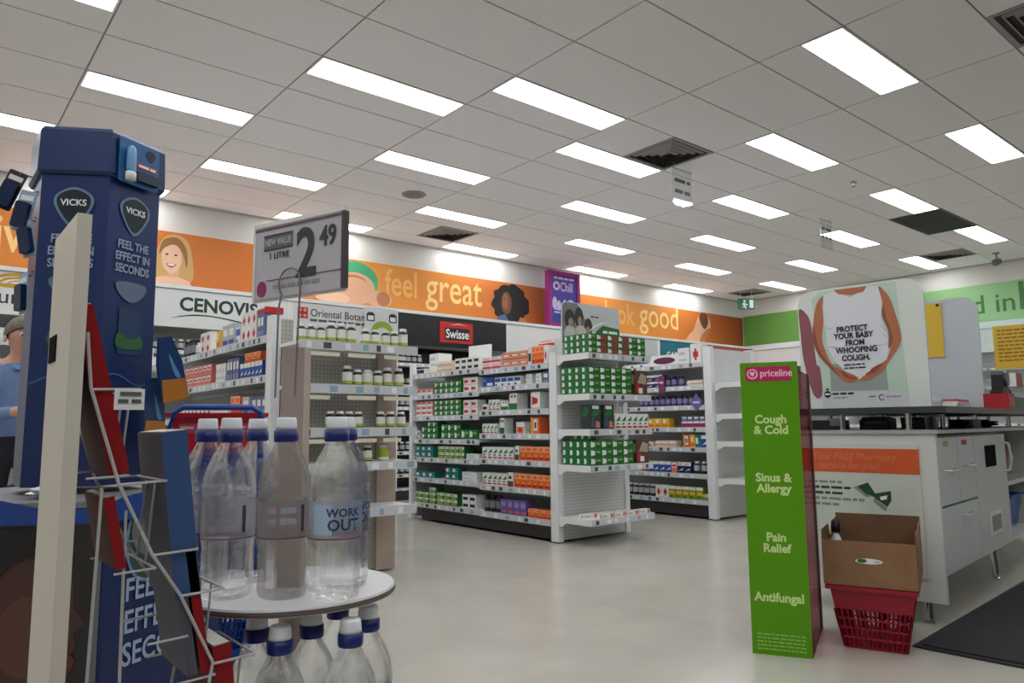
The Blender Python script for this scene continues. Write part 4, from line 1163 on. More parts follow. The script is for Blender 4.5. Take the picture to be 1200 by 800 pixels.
for i, (x, y, z, tl, lb) in enumerate(((.985, -3.20, 1.185, -.22, 'large blue and amber sachet hanging from the tower'), (.965, -3.17, 1.06, -.05, 'lower blue and amber sachet hanging behind the larger one'))):
    t = thing('hanging_sachet', lb, 'pack', (x, y, z), .35, 'blue and amber sachets on the tower', rot=(0, tl, .35 + .25 * i))
    out = [(-.016, 0), (.016, 0), (.034, -.08), (.038, -.2), (-.034, -.2), (-.03, -.08)]
    MB().slab([(a * 1.3, b) for a, b in reversed(out)], -.006, .006, mat('sachet_blue', rgb(26, 56, 98), .3)).build('body', t)
    MB().slab([(-.044, -.2), (.046, -.2), (.042, -.135), (-.036, -.13)], -.009, -.0062, mat('sachet_amber', rgb(168, 106, 42), .35)).build('band', t)
    flat('print_light', smooth_outline([(.0, -.05), (.02, -.1), (.03, -.13), (.01, -.12)], 3), mat('bl_sky', rgb(80, 130, 180), .3), t, -.0062)
    MB().tube([(x, y, z - .004), (TX + .16, TY - .1, z + .004)], .0025, CHROME).build('hook', tw, (-TX, -TY, 0))
# crumpled foil on the tray
t = MB()
rnd = random.Random(5)
rings = []
for k in range(6):
    r = (.02, .045, .04, .025, .018, .004)[k]
    rings.append([(r * math.cos(2 * PI * j / 9) * rnd.uniform(.5, 1.4), r * math.sin(2 * PI * j / 9) * rnd.uniform(.5, 1.4), k * .011 + rnd.uniform(0, .006)) for j in range(9)])
t.loft(rings, mat('foil', rgb(210, 212, 216), .3))
tag(t.build('crumpled_wrapper', None, (.70, -3.255, .7185)), 'crumpled white wrapper lying on the tower tray', 'wrapper')

# ------------------------------------------------------------------ leaflet rack with white board and wire pockets
RBX, RBY = .525, -4.612
rk = thing('leaflet_rack', 'white board leaflet rack with stepped wire pockets', 'rack', (RBX, RBY, 0))
MB().slab([(0, 0), (.016, 0), (.016, 1.165), (0, 1.165)], 0, .17, gradient('rack_white', [(0, rgb(196, 188, 172)), (1, rgb(206, 200, 188))], 2, 1.2)).build('board', rk)
MB().slab([(-.0015, .99), (-.0002, .99), (-.0002, 1.025), (-.0015, 1.025)], .10, .155, mat('plate_black', rgb(16, 16, 18), .9, .05)).build('hole_plate', rk)
MB().box(-.10, .17, .0, .225, 0, .012, OFFW).build('foot', rk)
WIRE = mat('rack_wire', rgb(176, 174, 172), .35)
tiers = [(.082, .952), (.118, .835), (.160, .745), (.196, .690), (.240, .598)]
YN, YF = .012, .158
for k, (x, z) in enumerate(tiers):
    w_ = MB()
    w_.tube([(x - .055, YN, z - .002), (x, YN, z), (x, YF, z), (x - .055, YF, z - .002)], .0018, WIRE)
    w_.tube([(x - .055, YN, z - .11), (x - .008, YN, z - .108), (x - .008, YF, z - .108), (x - .055, YF, z - .11)], .0016, WIRE)
    for yy in (YN + .05, YF - .05):
        w_.tube([(x, yy, z), (x - .008, yy, z - .108)], .0016, WIRE)
    w_.build('wire_pocket', rk)
fr_ = MB()
for yy in (YN, YF):
    fr_.tube([(.02, yy, 1.02)] + [(x - .055, yy, z) for x, z in tiers] + [(.17, yy, .5), (.15, yy, .36), (.15, yy, .012)], .0022, WIRE)
fr_.tube([(.045, YN, .83), (.04, YN, .6), (.03, YN, .2), (.03, YN, .012)], .002, WIRE)
fr_.tube([(.075, YN + .01, .80), (.078, YN + .01, .55), (.06, YN + .01, .2), (.06, YN + .01, .012)], .002, WIRE)
fr_.build('wire_frame', rk)
REDC = mat('leaflet_red', rgb(136, 28, 30), .4, .2)
REDD = mat('leaflet_red_dark', rgb(96, 46, 44), .5, .08)
GREYB = mat('leaflet_blue', rgb(62, 84, 128), .6, .08)
GREYC = mat('leaflet_grey', rgb(84, 84, 96), .5, .15)
LPAGE = mat('leaflet_page', rgb(190, 186, 180), .6)
def leaflet(label, k, th, h, cover, spine, tilt, dz=0., dx=0., name='leaflet'):
    x, z = tiers[k]
    t = thing(name, label, 'leaflet', (RBX + x - .012 + dx, RBY + YN + .004, z - .104 + dz), 0, None, rot=(0, tilt, 0))
    MB().box(-th, 0, 0, .125, 0, h, cover, front=spine).build('cover', t)
    MB().box(-th + .002, -.002, .002, .123, h + .0003, h + .0016, LPAGE).build('pages', t)
    return t
leaflet('thick glossy red booklet in the topmost wire pocket', 0, .022, .215, REDD, REDC, -.24, dx=.006)
leaflet('thin red leaflet under the topmost booklet', 1, .012, .09, REDD, REDC, -.2, dx=-.028)
leaflet('blue grey folder in the second wire pocket', 2, .032, .215, GREYC, GREYB, -.12, dz=.045, dx=.02)
leaflet('clear grey folder in the third wire pocket', 3, .012, .10, GREYC, GREYC, -.16, dx=-.016)
leaflet('narrow red leaflet in the fourth wire pocket', 3, .012, .16, REDD, REDC, -.16, dx=.0)
leaflet('wide red booklet in the fifth wire pocket', 4, .024, .125, REDD, REDC, -.12, dx=-.004)
t = thing('price_flag', 'small white printed flag clipped to the wire pocket', 'tag', (RBX + .050, RBY - .004, .925), 0, None)
MB().box(0, .034, -.001, 0, 0, .026, PAPER).build('card', t)
greek(t, .006, .030, .017, .005, GTX, -.0015, seed=2)
greek(t, .004, .030, .008, .005, GTX, -.0015, seed=3)

# ------------------------------------------------------------------ water display: round tiers round a post
WX, WY = .886, -4.433
wt = thing('water_display', 'round white two-tier water bottle display on a central post', 'display stand', (WX, WY, 0))
TIERW = mat('tier_white', rgb(196, 196, 198), .4)
for z, r in ((.645, .168), (.345, .175), (.06, .19)):
    MB().lathe([(r - .002, z - .012), (r, z - .010), (r, z - .003), (r - .002, z)], TIERW, 56).build('tier', wt)
    MB().lathe([(r + .0005, z - .0105), (r + .0012, z - .007), (r + .0005, z - .003)], mat('tier_edge', rgb(96, 84, 78), .5), 56, cap=False).build('tier_edge', wt)
MB().lathe([(.17, 0), (.17, .02), (.03, .05), (.0185, .06), (.0185, .62)], BEIGE, 24).build('foot', wt)
MB().box(-.0185, .0185, -.0185, .0185, .645, 1.035, mat('post_taupe', rgb(176, 160, 150), .5)).build('post', wt, rz=.87)
# sign on a wire loop
SL, SR = Vector((.805, -4.446, 0)), Vector((.868, -4.63, 0))
dv = SR - SL
srz = math.atan2(dv.y, dv.x)
sw = dv.length
ps = thing('price_sign', 'white card price sign showing 2.49 on a wire stem above the water bottles', 'sign', (SL.x, SL.y, 1.108), srz)
SGN = mat('sign_card', rgb(190, 188, 196), .4)
MB().box(0, sw, 0, .003, 0, .118, SGN).build('card', ps)
MB().box(-.004, sw + .004, .003, .007, -.004, .125, PAPER).build('backing', ps)
fr2 = MB()
for a in ((-.004, sw + .004, .118, .125), (-.004, 0, -.004, .118)):
    fr2.box(a[0], a[1], -.001, .003, a[2], a[3], PAPER)
fr2.build('frame', ps)
MB().box(sw - .0, sw + .006, -.002, .008, .0, .118, mat('sign_side', rgb(74, 66, 70), .5)).build('frame_side', ps)
DKT = mat('sign_text', rgb(62, 62, 70), .5)
flat('print_line', [(.0, .112), (sw, .112), (sw, .1155), (.0, .1155)], mat('sign_maroon', rgb(110, 70, 84), .5), ps, -.0003)
text('2', .108, DKT, ps, .096, .028, -.001, 'LEFT', .022, sx=.85)
text('49', .044, DKT, ps, .148, .070, -.001, 'LEFT', .02, sx=.8)
text('1 LITRE', .0145, DKT, ps, .034, .063, -.001, 'LEFT', .004)
flat('print_strip', [(.022, .078), (.088, .078), (.088, .103), (.022, .103)], mat('sign_strip', rgb(104, 104, 112), .5), ps, -.0003)
for z in (.078, .101):
    flat('print_line', [(.022, z), (.088, z), (.088, z + .002), (.022, z + .002)], DKT, ps, -.001)
text('NEW VALUE', .0155, SGN, ps, .025, .0855, -.0012, 'LEFT', .008, sx=.70)
flat('print_line', [(.03, .028), (sw, .028), (sw, .0292), (.03, .0292)], mat('sign_maroon', rgb(110, 70, 84), .5), ps, -.0003)
flat('print_dot', ellipse(.018, .016, .011, .013, 18), mat('sign_plum', rgb(150, 48, 104), .5), ps, -.0003)
greek(ps, .045, .15, .014, .006, mat('sign_pale_text', rgb(150, 148, 158), .5), -.0003, seed=4)
wl_ = []
for k in range(17):
    a = -.25 * PI + 1.5 * PI * k / 16
    wl_.append((.088 - .024 * math.cos(a) * 1., -.005, .018 + .024 * math.sin(a)))
MB().tube([(.106, -.005, -.16)] + [(.112, -.005, .005)] + list(reversed(wl_))[2:] + [(.066, -.006, -.02), (.064, -.006, -.16)], .0016, mat('stem_wire', rgb(120, 118, 122), .35)).build('wire_stem', ps)
# bottles
PET = clear('clear_pet', (.97, .98, .985), .55, .05, 1.33)
CAPW = mat('sport_cap', rgb(222, 226, 230), .3)
CAPN = mat('cap_navy', rgb(24, 36, 104), .3)
LBL = clear('bottle_label', (.90, .91, .94), .45, .35, 1.3)
LBLP = mat('label_pale', rgb(192, 196, 212), .5)
MAR = mat('label_maroon', rgb(120, 42, 78), .5)
prof = [(.028, 0), (.036, .004), (.0385, .014), (.038, .03), (.0372, .036), (.0388, .044), (.0372, .052), (.0388, .062), (.037, .072), (.0386, .082), (.0395, .088), (.0395, .148), (.0388, .152),
        (.040, .158), (.0395, .17), (.036, .19), (.029, .208), (.021, .222), (.0155, .232), (.0145, .238)]
water_me = MB().lathe(prof, PET, 28).mesh('bottle_body', True)
cap_me = MB().lathe([(.018, .234), (.0188, .236), (.0188, .252), (.0165, .253)], CAPN, 20).mesh('collar', True)
top_me = MB().lathe([(.0165, .2532), (.0162, .258), (.015, .270), (.0138, .272)], CAPW, 18).mesh('sport_cap', True)
lab_me = MB().lathe([(.0402, .09), (.0402, .147)], LBL, 28, cap=False).mesh('label', True)
ban_me = MB().lathe([(.0404, .0905), (.0404, .0925)], MAR, 28, cap=False).mesh('label_band', True)
def arc_print(x0, x1, z0, z1, r, material, mb):
    """A patch of print wrapped on the bottle label: x measured along the circumference from the front (-y)."""
    n = max(1, int((x1 - x0) / .006))
    for i in range(n):
        a, b = x0 + (x1 - x0) * i / n, x0 + (x1 - x0) * (i + 1) / n
        pa, pb = (r * math.sin(a / r), -r * math.cos(a / r)), (r * math.sin(b / r), -r * math.cos(b / r))
        mb.face([(*pa, z0), (*pb, z0), (*pb, z1), (*pa, z1)], material)
bk = MB()
GP = mat('label_print_rose', rgb(170, 140, 162), .5); GP2 = mat('label_print_grey', rgb(150, 152, 164), .5)
for (a, b, z0, z1, m_) in ((-.03, -.018, .128, .137, GP), (-.012, .012, .128, .137, GP2), (-.03, -.018, .112, .121, GP2), (-.012, .012, .112, .121, GP2), (.02, .026, .1, .14, DKT)):
    arc_print(a, b, z0, z1, .0407, m_, bk)
back_me = bk.mesh('label_print')
fp = MB()
arc_print(-.035, -.005, .098, .142, .0405, mat('label_iceblue', rgb(170, 194, 216), .5), fp)
front_me = fp.mesh('label_print')
LOGO = mat('label_logo', rgb(32, 62, 110), .5)
def wrap_text(s, size, z, xc, r=.0408):
    cu = bpy.data.curves.new('lettering', 'FONT')
    cu.body = s; cu.size = size; cu.align_x = 'CENTER'; cu.offset = .03 * size; cu.resolution_u = 2
    o = bpy.data.objects.new('lettering', cu)
    me = bpy.data.meshes.new_from_object(o)
    bpy.data.objects.remove(o)
    for v in me.vertices:
        x, y = v.co.x + xc, v.co.y
        v.co = (r * math.sin(x / r), -r * math.cos(x / r), z + y)
    me.materials.clear(); me.materials.append(LOGO)
    return me
logo1, logo2 = wrap_text('WORK', .017, .124, .013), wrap_text('OUT', .0235, .104, .013)
camdir = lambda x, y: math.atan2(CAMY - y, CAMX - x) + PI / 2
def water_bottle(x, y, z, label, rz, group, front):
    t = thing('water_bottle', label, 'bottle', (x, y, z), rz, group)
    link('bottle_body', water_me, t); link('collar', cap_me, t); link('sport_cap', top_me, t)
    l = link('label', lab_me, t); link('label_band', ban_me, l)
    if front:
        link('label_print', front_me, l); link('lettering', logo1, l); link('lettering', logo2, l)
    else:
        link('label_print', back_me, l)
gu, gl = 'water bottles on the upper tier', 'water bottles on the lower tier'
for (x, y, lb, dr, fr0) in ((.775, -4.45, 'water bottle on the upper tier in front of the red basket', 0, False), (.765, -4.365, 'water bottle on the upper tier behind the one before the basket', .2, False),
                            (.842, -4.503, 'middle water bottle in the front row of the upper tier', .15, False), (.852, -4.355, 'water bottle on the upper tier beside the central post', -.2, False),
                            (.897, -4.566, 'water bottle on the upper tier with blue lettered label facing the camera', 0, True), (.946, -4.50, 'water bottle on the upper tier behind the blue lettered one', .8, True)):
    water_bottle(x, y, .6455, lb, camdir(x, y) + dr, gu, fr0)
for (x, y, lb, dr) in ((.815, -4.475, 'water bottle on the lower tier second row under the tier rim', .4), (.818, -4.557, 'water bottle on the lower tier front row centre', .9), (.888, -4.51, 'water bottle on the lower tier behind the front pair', -.5),
                       (.912, -4.592, 'water bottle on the lower tier with blue lettering half in frame', 0), (.972, -4.535, 'outermost water bottle on the lower tier', .6), (.972, -4.43, 'rear water bottle on the lower tier', .2)):
    water_bottle(x, y, .3455, lb, camdir(x, y) + dr, gl, True)
# ------------------------------------------------------------------ shopping baskets
BRED = mat('basket_red', rgb(150, 18, 40), .35)
BREDB = mat('basket_red_bright', rgb(196, 26, 52), .35)
BBLUE = mat('basket_blue', rgb(24, 64, 150), .35)
def basket_parts(t, m_, hm, w0=.20, w1=.29, l0=.36, l1=.45, h=.235, handle=None):
    """Tapered basket: solid upper band and floor, barred lower walls, rim, folding handle. Long side along y, short side faces -y."""
    def ring(f, z, e=0.):
        a, b = (w0 + (w1 - w0) * f) / 2 + e, (l0 + (l1 - l0) * f) / 2 + e
        return [(-a, -b, z), (a, -b, z), (a, b, z), (-a, b, z)]
    MB().loft([ring(0, 0), ring(.03, .008)], m_).build('floor_pan', t)
    zb = h * .62
    bd = MB().loft([ring(.62, zb), ring(.97, h)], m_, cap=False)
    bd.loft([ring(.62, zb, -.004), ring(.97, h, -.004)], m_, cap=False)
    bd.build('upper_band', t)
    rm = MB().loft([ring(.95, h - .018, .0), ring(.96, h - .016, .014), ring(.98, h, .014), ring(1., h, -.004), ring(.97, h - .006, -.005)], m_, cap=False)
    rm.build('rim', t)
    gr = MB()
    A, B = ring(.0, .004), ring(.62, zb)
    for s in range(4):
        a0, a1, b0, b1 = Vector(A[s]), Vector(A[(s + 1) % 4]), Vector(B[s]), Vector(B[(s + 1) % 4])
        n = 13 if s % 2 == 0 else 18
        for k in range(n + 1):
            p, q = a0.lerp(a1, k / n), b0.lerp(b1, k / n)
            gr.tube([p, q], .007 if k in (0, n) else .0052, m_, 4)
        for f in (.25, .5, .75):
            gr.tube([a0.lerp(b0, f), a1.lerp(b1, f)], .004, m_, 4)
    gr.build('bars', t)
    if handle:
        kind, pts = handle
        MB().tube(pts, .011, hm, 8).build('handle', t)
# red basket holding a carton, on the floor by the counter
BKX, BKY, BKR = 3.595, -4.135, math.radians(-70)
rb = thing('shopping_basket', 'dark red shopping basket on the floor holding a cardboard box', 'basket', (BKX, BKY, .002), BKR)
basket_parts(rb, BRED, BRED, .22, .31, .36, .46, .25)
cb = thing('cardboard_box', 'open brown cardboard box sitting in the red basket', 'box', (BKX, BKY, .265), BKR)
KRAFT = noisy('kraft', rgb(134, 100, 70), rgb(142, 108, 76), 12, .75)
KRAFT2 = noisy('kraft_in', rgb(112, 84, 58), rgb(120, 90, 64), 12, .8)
bw, bl_, bh = .172, .235, .31
def wallpanel(p0, p1, z0, z1, nm, cut=0.):
    a, b = Vector(p0), Vector(p1)
    d = (b - a).normalized()
    nrm = Vector((-d.y, d.x, 0)) * .004
    mb = MB()
    if cut:
        L = (b - a).length
        prof_ = [(0, z0), (L, z0), (L, z1), (L * .6, z1), (L * .52, z1 - cut), (L * .42, z1 - cut), (L * .34, z1), (0, z1)]
    else:
        L = (b - a).length
        prof_ = [(0, z0), (L, z0), (L, z1), (0, z1)]
    n = len(mb.v); k = mb.m(KRAFT); k2 = mb.m(KRAFT2)
    q = len(prof_)
    mb.v += [(a.x + d.x * x, a.y + d.y * x, z) for x, z in prof_] + [(a.x + d.x * x + nrm.x, a.y + d.y * x + nrm.y, z) for x, z in prof_]
    mb.f += [tuple(n + i for i in range(q)), tuple(n + q + i for i in reversed(range(q)))] + [(n + (i + 1) % q, n + i, n + q + i, n + q + (i + 1) % q) for i in range(q)]
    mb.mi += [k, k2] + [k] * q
    return mb.build(nm, cb)
f0, f1 = .78, 1.1
wallpanel((-bw, -bl_, 0), (bw, -bl_, 0), -.01, .165, 'front_wall')
wallpanel((bw, -bl_, 0), (bw, bl_, 0), -.01, .205, 'side_wall', .05)
wallpanel((bw, bl_, 0), (-bw, bl_, 0), -.01, .225, 'back_wall')
wallpanel((-bw, bl_, 0), (-bw, -bl_, 0), -.01, .205, 'side_wall', .05)
MB().box(-bw + .005, bw - .005, -bl_ + .005, bl_ - .005, -.01, -.006, KRAFT2).build('box_floor', cb)
flat('print_logo', ellipse(.0, .09, .05, .011, 18), LWHITE, cb, -bl_ - .0005)
flat('print_logo', ellipse(-.025, .091, .018, .008, 14), GRN, cb, -bl_ - .0015)
flat('print_logo', ellipse(.03, .0895, .014, .005, 14), C('pk_lgrey', 190, 194, 194), cb, -bl_ - .0015)
t = thing('spray_bottle', 'small black-capped bottle poking out of the cardboard box', 'bottle', (3.475, -4.035, .262), 0)
MB().lathe([(.02, 0), (.021, .01), (.021, .15), (.012, .17), (.01, .18)], WHITE, 14).build('body', t, smooth=True)
MB().lathe([(.016, .18), (.018, .19), (.016, .225), (.008, .232)], BLACK, 14).build('cap', t, smooth=True)
# stacked shopping baskets: the red one uppermost over blue ones
SBX, SBY, SBR = 1.375, -2.52, math.radians(-18)
st_ = thing('basket_stand', 'blue wheeled stand under the stacked shopping baskets', 'stand', (SBX, SBY, 0), SBR)
MB().box(-.16, .16, -.22, .22, .05, .075, BBLUE).build('platform', st_)
for x in (-.13, .13):
    for y in (-.19, .19):
        MB().lathe([(.012, 0), (.024, .006), (.024, .04), (.012, .05)], BLACK, 12).build('foot', st_, (x, y, .0))
for k in range(5):
    z = .077 + k * .128
    t = thing('shopping_basket', 'blue shopping basket nested in the stack, %s from the floor' % ORD[k], 'basket', (SBX, SBY, z), SBR, 'blue baskets nested in the stack')
    basket_parts(t, BBLUE, BBLUE, .21, .31, .36, .46, .215)
zt = .077 + 5 * .118 + .05
t = thing('shopping_basket', 'bright red shopping basket with blue handle on top of the basket stack', 'basket', (SBX, SBY, zt + .02), SBR)
basket_parts(t, BREDB, BBLUE, .24, .34, .36, .46, .225, ('u', [(-.185, -.1, .06), (-.175, -.235, .1), (-.168, -.26, .16), (-.15, -.275, .225), (-.12, -.28, .245), (.12, -.28, .245), (.15, -.275, .225), (.168, -.26, .18), (.175, -.235, .13)]))
MB().slab([(-.13, .03), (.13, .03), (.155, .21), (-.155, .21)], -.218, -.212, BREDB).build('badge_panel', t)
PLB = mat('basket_print', rgb(232, 190, 196), .5)
for q in ((-.1, .175, .03), (.1, .175, .03)):
    flat('print_patch', [(q[0] - .035, .15), (q[0] + .035, .15), (q[0] + .035, .185), (q[0] - .035, .185)], mat('basket_print_dim', rgb(206, 80, 100), .5), t, -.2195)
    greek(t, q[0] - .03, q[0] + .03, .165, .01, PLB, -.221, seed=int(q[0] * 100) + 30)
for x in (-.05, .05):
    flat('print_logo', ellipse(x, .17, .009, .009, 12), PLB, t, -.2195)
text('priceline', .018, PLB, t, 0, .165, -.2195, 'CENTER', .01)
# ------------------------------------------------------------------ green category totem
tt = thing('category_totem', 'bright green category sign totem with clear pink side panel', 'sign', (3.035, -3.891, 0), math.radians(-61.3))
TG = mat('totem_green', rgb(86, 150, 4), .3, .35)
MB().slab([(0, 0), (.2195, 0), (.2195, 1.152), (0, 1.152)], 0, .012, TG).build('front_panel', tt)
MB().box(.2196, .2216, -.001, .014, 0, 1.152, mat('totem_edge', rgb(120, 150, 40), .4)).build('edge_strip', tt)
PKA = clear('pink_acrylic', (.62, .34, .38), .78, .1, 1.2)
MB().box(-.006, .002, .0, .44, .0, 1.12, PKA).build('side_panel', tt, (.222, .016, 0), math.radians(-5))
MB().box(-.008, .006, .442, .46, 0, 1.13, mat('totem_post', rgb(120, 84, 90), .3)).build('rear_post', tt, (.222, .016, 0), math.radians(-5))
MB().box(.0, .215, .012, .44, 0, .02, mat('totem_base', rgb(120, 40, 52), .4)).build('base', tt)
MB().box(.0, .03, .012, .03, .02, 1.1, mat('totem_post', rgb(120, 84, 90), .3)).build('inner_post', tt)
flat('badge', rounded(.02, .196, 1.075, 1.135, .006), mat('badge_magenta', rgb(186, 32, 92), .35), tt, -.0005)
PKW = mat('badge_text', rgb(244, 200, 220), .5)
flat('logo_ring', ellipse(.048, 1.105, .021, .021, 22), PKW, tt, -.0015)
flat('logo_ring', ellipse(.048, 1.106, .016, .016, 20), mat('badge_magenta', rgb(186, 32, 92), .35), tt, -.0025)
flat('logo_heart', [(.048, 1.094), (.058, 1.106), (.057, 1.114), (.052, 1.116), (.048, 1.111), (.044, 1.116), (.039, 1.114), (.038, 1.106)], PKW, tt, -.0035)
text('priceline', .041, PKW, tt, .077, 1.094, -.0015, 'LEFT', .015, sx=.88)
LG = mat('totem_text', rgb(206, 226, 150), .5)
for s, z in (('Cough', .905), ('& Cold', .862), ('Sinus &', .672), ('Allergy', .629), ('Pain', .438), ('Relief', .395), ('Antifungal', .205)):
    text(s, .047, LG, tt, .11, z, -.0008, 'CENTER', .034, sx=.97)
for k in range(5):
    greek(tt, .02, .2, .075 - k * .014, .006, mat('totem_small', rgb(140, 190, 80), .5), -.0006, seed=40 + k)
# ------------------------------------------------------------------ counter (local x along the drawers, y across)
KX, KY, KA = 3.986, -4.262, math.radians(5.95)
ka, kb = math.cos(KA), math.sin(KA)
def K(x, y, z): return (KX + x * ka - y * kb, KY + x * kb + y * ka, z)
CW = mat('counter_white', rgb(206, 208, 204), .35)
CWD = mat('counter_drawer', rgb(196, 204, 202), .35)
ct = thing('service_counter', 'white service counter on chrome legs with drawers and dark upper shelf', 'counter', (KX, KY, 0), KA)
CT2 = 3.4
MB().box(0, .03, -.002, .78, .10, .85, CW).build('end_panel', ct)
MB().box(.03, 1.40, .03, .76, .2, .84, CW).build('cabinet_body', ct)
MB().box(-.01, CT2, -.015, .8, .85, .868, mat('counter_top', rgb(168, 170, 168), .3)).build('worktop', ct)
MB().box(1.40, CT2, .68, .76, .2, .85, CW).build('back_panel', ct)
for z in (.2, .52):
    MB().box(1.40, CT2, .03, .68, z, z + .025, CW).build('open_shelf', ct)
for x in (2.4, CT2 - .03):
    MB().box(x, x + .025, .03, .68, .2, .85, CW).build('divider', ct)
def front(x0, x1, z0, z1, nm='drawer'):
    d_ = MB().box(x0 + .004, x1 - .004, .0, .03, z0 + .003, z1 - .003, CWD).build(nm, ct)
    return d_
hd = MB().tube([(-.07, 0, 0), (-.07, -.025, 0), (.07, -.025, 0), (.07, 0, 0)], .005, CHROME, 8).mesh('handle')
d_ = front(.03, .36, .52, .835); link('handle', hd, d_, (.2, 0, .68))
flat('sticker', [(.12, .79), (.2, .79), (.2, .815), (.12, .815)], mat('stick_y', rgb(170, 160, 110), .5), d_, -.0005)
d_ = front(.36, .68, .52, .835); link('handle', hd, d_, (.52, 0, .69))
flat('sticker', [(.44, .79), (.54, .79), (.54, .815), (.44, .815)], mat('stick_r', rgb(176, 70, 70), .5), d_, -.0005)
d_ = front(.03, .68, .215, .515); link('handle', hd, d_, (.42, 0, .46))
d_ = front(.68, 1.40, .215, .835, 'door')
MB().box(.9, 1.14, -.003, .001, .66, .775, mat('slot_black', rgb(14, 14, 16), .9, .1)).build('slot_opening', d_)
MB().box(.9, 1.15, -.006, .0, .3, .42, WHITE).build('slot_frame', d_)
MB().box(.925, 1.125, -.008, -.005, .32, .4, mat('slot_grey', rgb(120, 128, 130), .4)).build('slot_opening', d_)
MB().tube([(1.28, 0, .62), (1.28, -.04, .63), (1.28, -.05, .7), (1.28, -.04, .78), (1.28, 0, .79)], .007, mat('handle_white', rgb(214, 216, 216), .3), 8).build('handle', d_)
for x in (.05, 1.35, 2.38, CT2 - .06):
    for y in (.09, .70):
        zt_ = .10 if x < .1 else .2
        MB().lathe([(.024, 0), (.024, .008), (.016, .012), (.016, zt_)], CHROME, 16).build('leg', ct, (x, y, 0))
SHELF = mat('counter_shelf', rgb(58, 60, 66), .35)
MB().box(-.03, CT2 - .1, -.06, .78, .945, .975, SHELF).build('upper_shelf', ct)
for x in (.05, .62, 1.3, 2.2, 3.1):
    for y in (.12, .42, .70):
        MB().lathe([(.02, .868), (.02, .872), (.013, .874), (.013, .945)], CHROME, 14).build('shelf_post', ct, (x, y, 0))
# advertising panel on the counter end (faces -x of the counter)
cp = thing('counter_notice', 'orange and white notice panel fixed to the counter end', 'sign', K(-.001, .62, 0), KA - PI / 2)
MB().box(0, .55, -.004, 0, .2, .80, mat('notice_white', rgb(196, 204, 192), .4)).build('panel', cp)
flat('print_orange', [(0, .665), (.55, .665), (.55, .78), (0, .78)], mat('notice_orange', rgb(206, 92, 50), .4), cp, -.0045)
NT = mat('notice_text', rgb(216, 124, 84), .5)
text('Your FREE Pharmacy', .048, NT, cp, .06, .725, -.006, 'LEFT', 0, sx=.95, shear=.2)
text('service for you!', .048, NT, cp, .09, .683, -.006, 'LEFT', 0, sx=.95, shear=.2)
NG = mat('notice_green', rgb(36, 70, 52), .5); NGL = mat('notice_grey', rgb(130, 138, 128), .5)
for k, m_ in enumerate((NGL, NG, NG, NGL, NGL)):
    greek(cp, .05, (.2, .24, .2, .3, .18)[k], .61 - k * .027, .012, m_, -.0045, seed=60 + k)
flat('print_picture', [(.27, .6), (.32, .62), (.35, .57), (.42, .585), (.42, .54), (.4, .51), (.34, .555), (.31, .565)], NG, cp, -.0045)
flat('print_picture', [(.25, .595), (.27, .6), (.31, .565), (.33, .555), (.31, .55)], NGL, cp, -.0045)
flat('print_picture', [(.345, .55), (.4, .505), (.39, .49), (.34, .53)], NGL, cp, -.0045)
flat('print_picture', [(.37, .555), (.405, .565), (.4, .545), (.375, .54)], LWHITE, cp, -.0055)
# curved poster screen on the upper shelf, facing the camera
PW, PH = .61, .625
po = thing('poster_screen', 'rounded white counter screen with whooping cough poster of a pregnant torso', 'sign', K(.12, .645, .9755), KA - PI / 2)
SCR = mat('screen_white', rgb(212, 218, 212), .3)
MB().slab(rounded(0, PW, 0, PH, .085, 8, (0, 0, 1, 1)), 0, .014, SCR).build('screen', po)
def pc(cx, cy):
    u = (cx - 40) / 665
    top, bot = 112 - 66 * u, 772 - 16 * u
    return (u * PW, max(.003, min(PH - .003, (bot - cy) / (bot - top) * PH)))
def pp(nm, pts, m_, y, sm=0): flat(nm, [pc(*p) for p in pts], m_, po, y, .0004, sm)
pp('print_ground', [(125, 150), (170, 112), (575, 66), (600, 680), (150, 690)], mat('poster_mint', rgb(184, 206, 190), .4), -.0005)
pp('print_grey', [(205, 520), (500, 500), (505, 665), (205, 670)], mat('poster_grey', rgb(150, 158, 154), .4), -.0010)
pp('print_mauve_arm', [(46, 210), (90, 235), (112, 290), (122, 400), (132, 520), (150, 540), (155, 690), (105, 690), (60, 500), (50, 350)], mat('poster_mauve', rgb(140, 84, 92), .4), -.0010, 3)
PSK = mat('poster_skin', rgb(176, 106, 76), .45); PSD = mat('poster_skin_dark', rgb(140, 80, 58), .45)
TOP = mat('poster_top', rgb(214, 216, 222), .45); TOPS = mat('poster_fold', rgb(176, 180, 190), .45)
pp('print_torso', [(193, 132), (250, 106), (340, 150), (430, 92), (488, 88), (503, 180), (492, 275), (520, 370), (522, 430), (505, 500), (440, 570), (360, 605), (300, 572), (232, 500), (197, 420), (198, 330), (183, 270), (188, 200)], TOP, -.0015)
pp('print_fold', [(200, 420), (360, 436), (520, 410), (520, 414), (360, 442), (200, 426)], TOPS, -.0020)
pp('print_fold', [(186, 310), (215, 325), (240, 318), (215, 318)], TOPS, -.0020)
pp('print_fold', [(470, 290), (500, 320), (515, 350), (500, 330)], TOPS, -.0020)
pp('print_fold', [(480, 330), (510, 370), (518, 385), (500, 362)], TOPS, -.0020)
pp('print_neck', [(250, 104), (430, 88), (412, 118), (345, 134), (278, 128)], PSK, -.0025)
pp('print_arm', [(191, 135), (152, 180), (128, 280), (120, 385), (148, 470), (210, 545), (265, 598), (318, 620), (352, 606), (330, 598), (288, 582), (218, 520), (182, 430), (172, 370), (186, 270), (182, 200)], PSK, -.0030, 3)
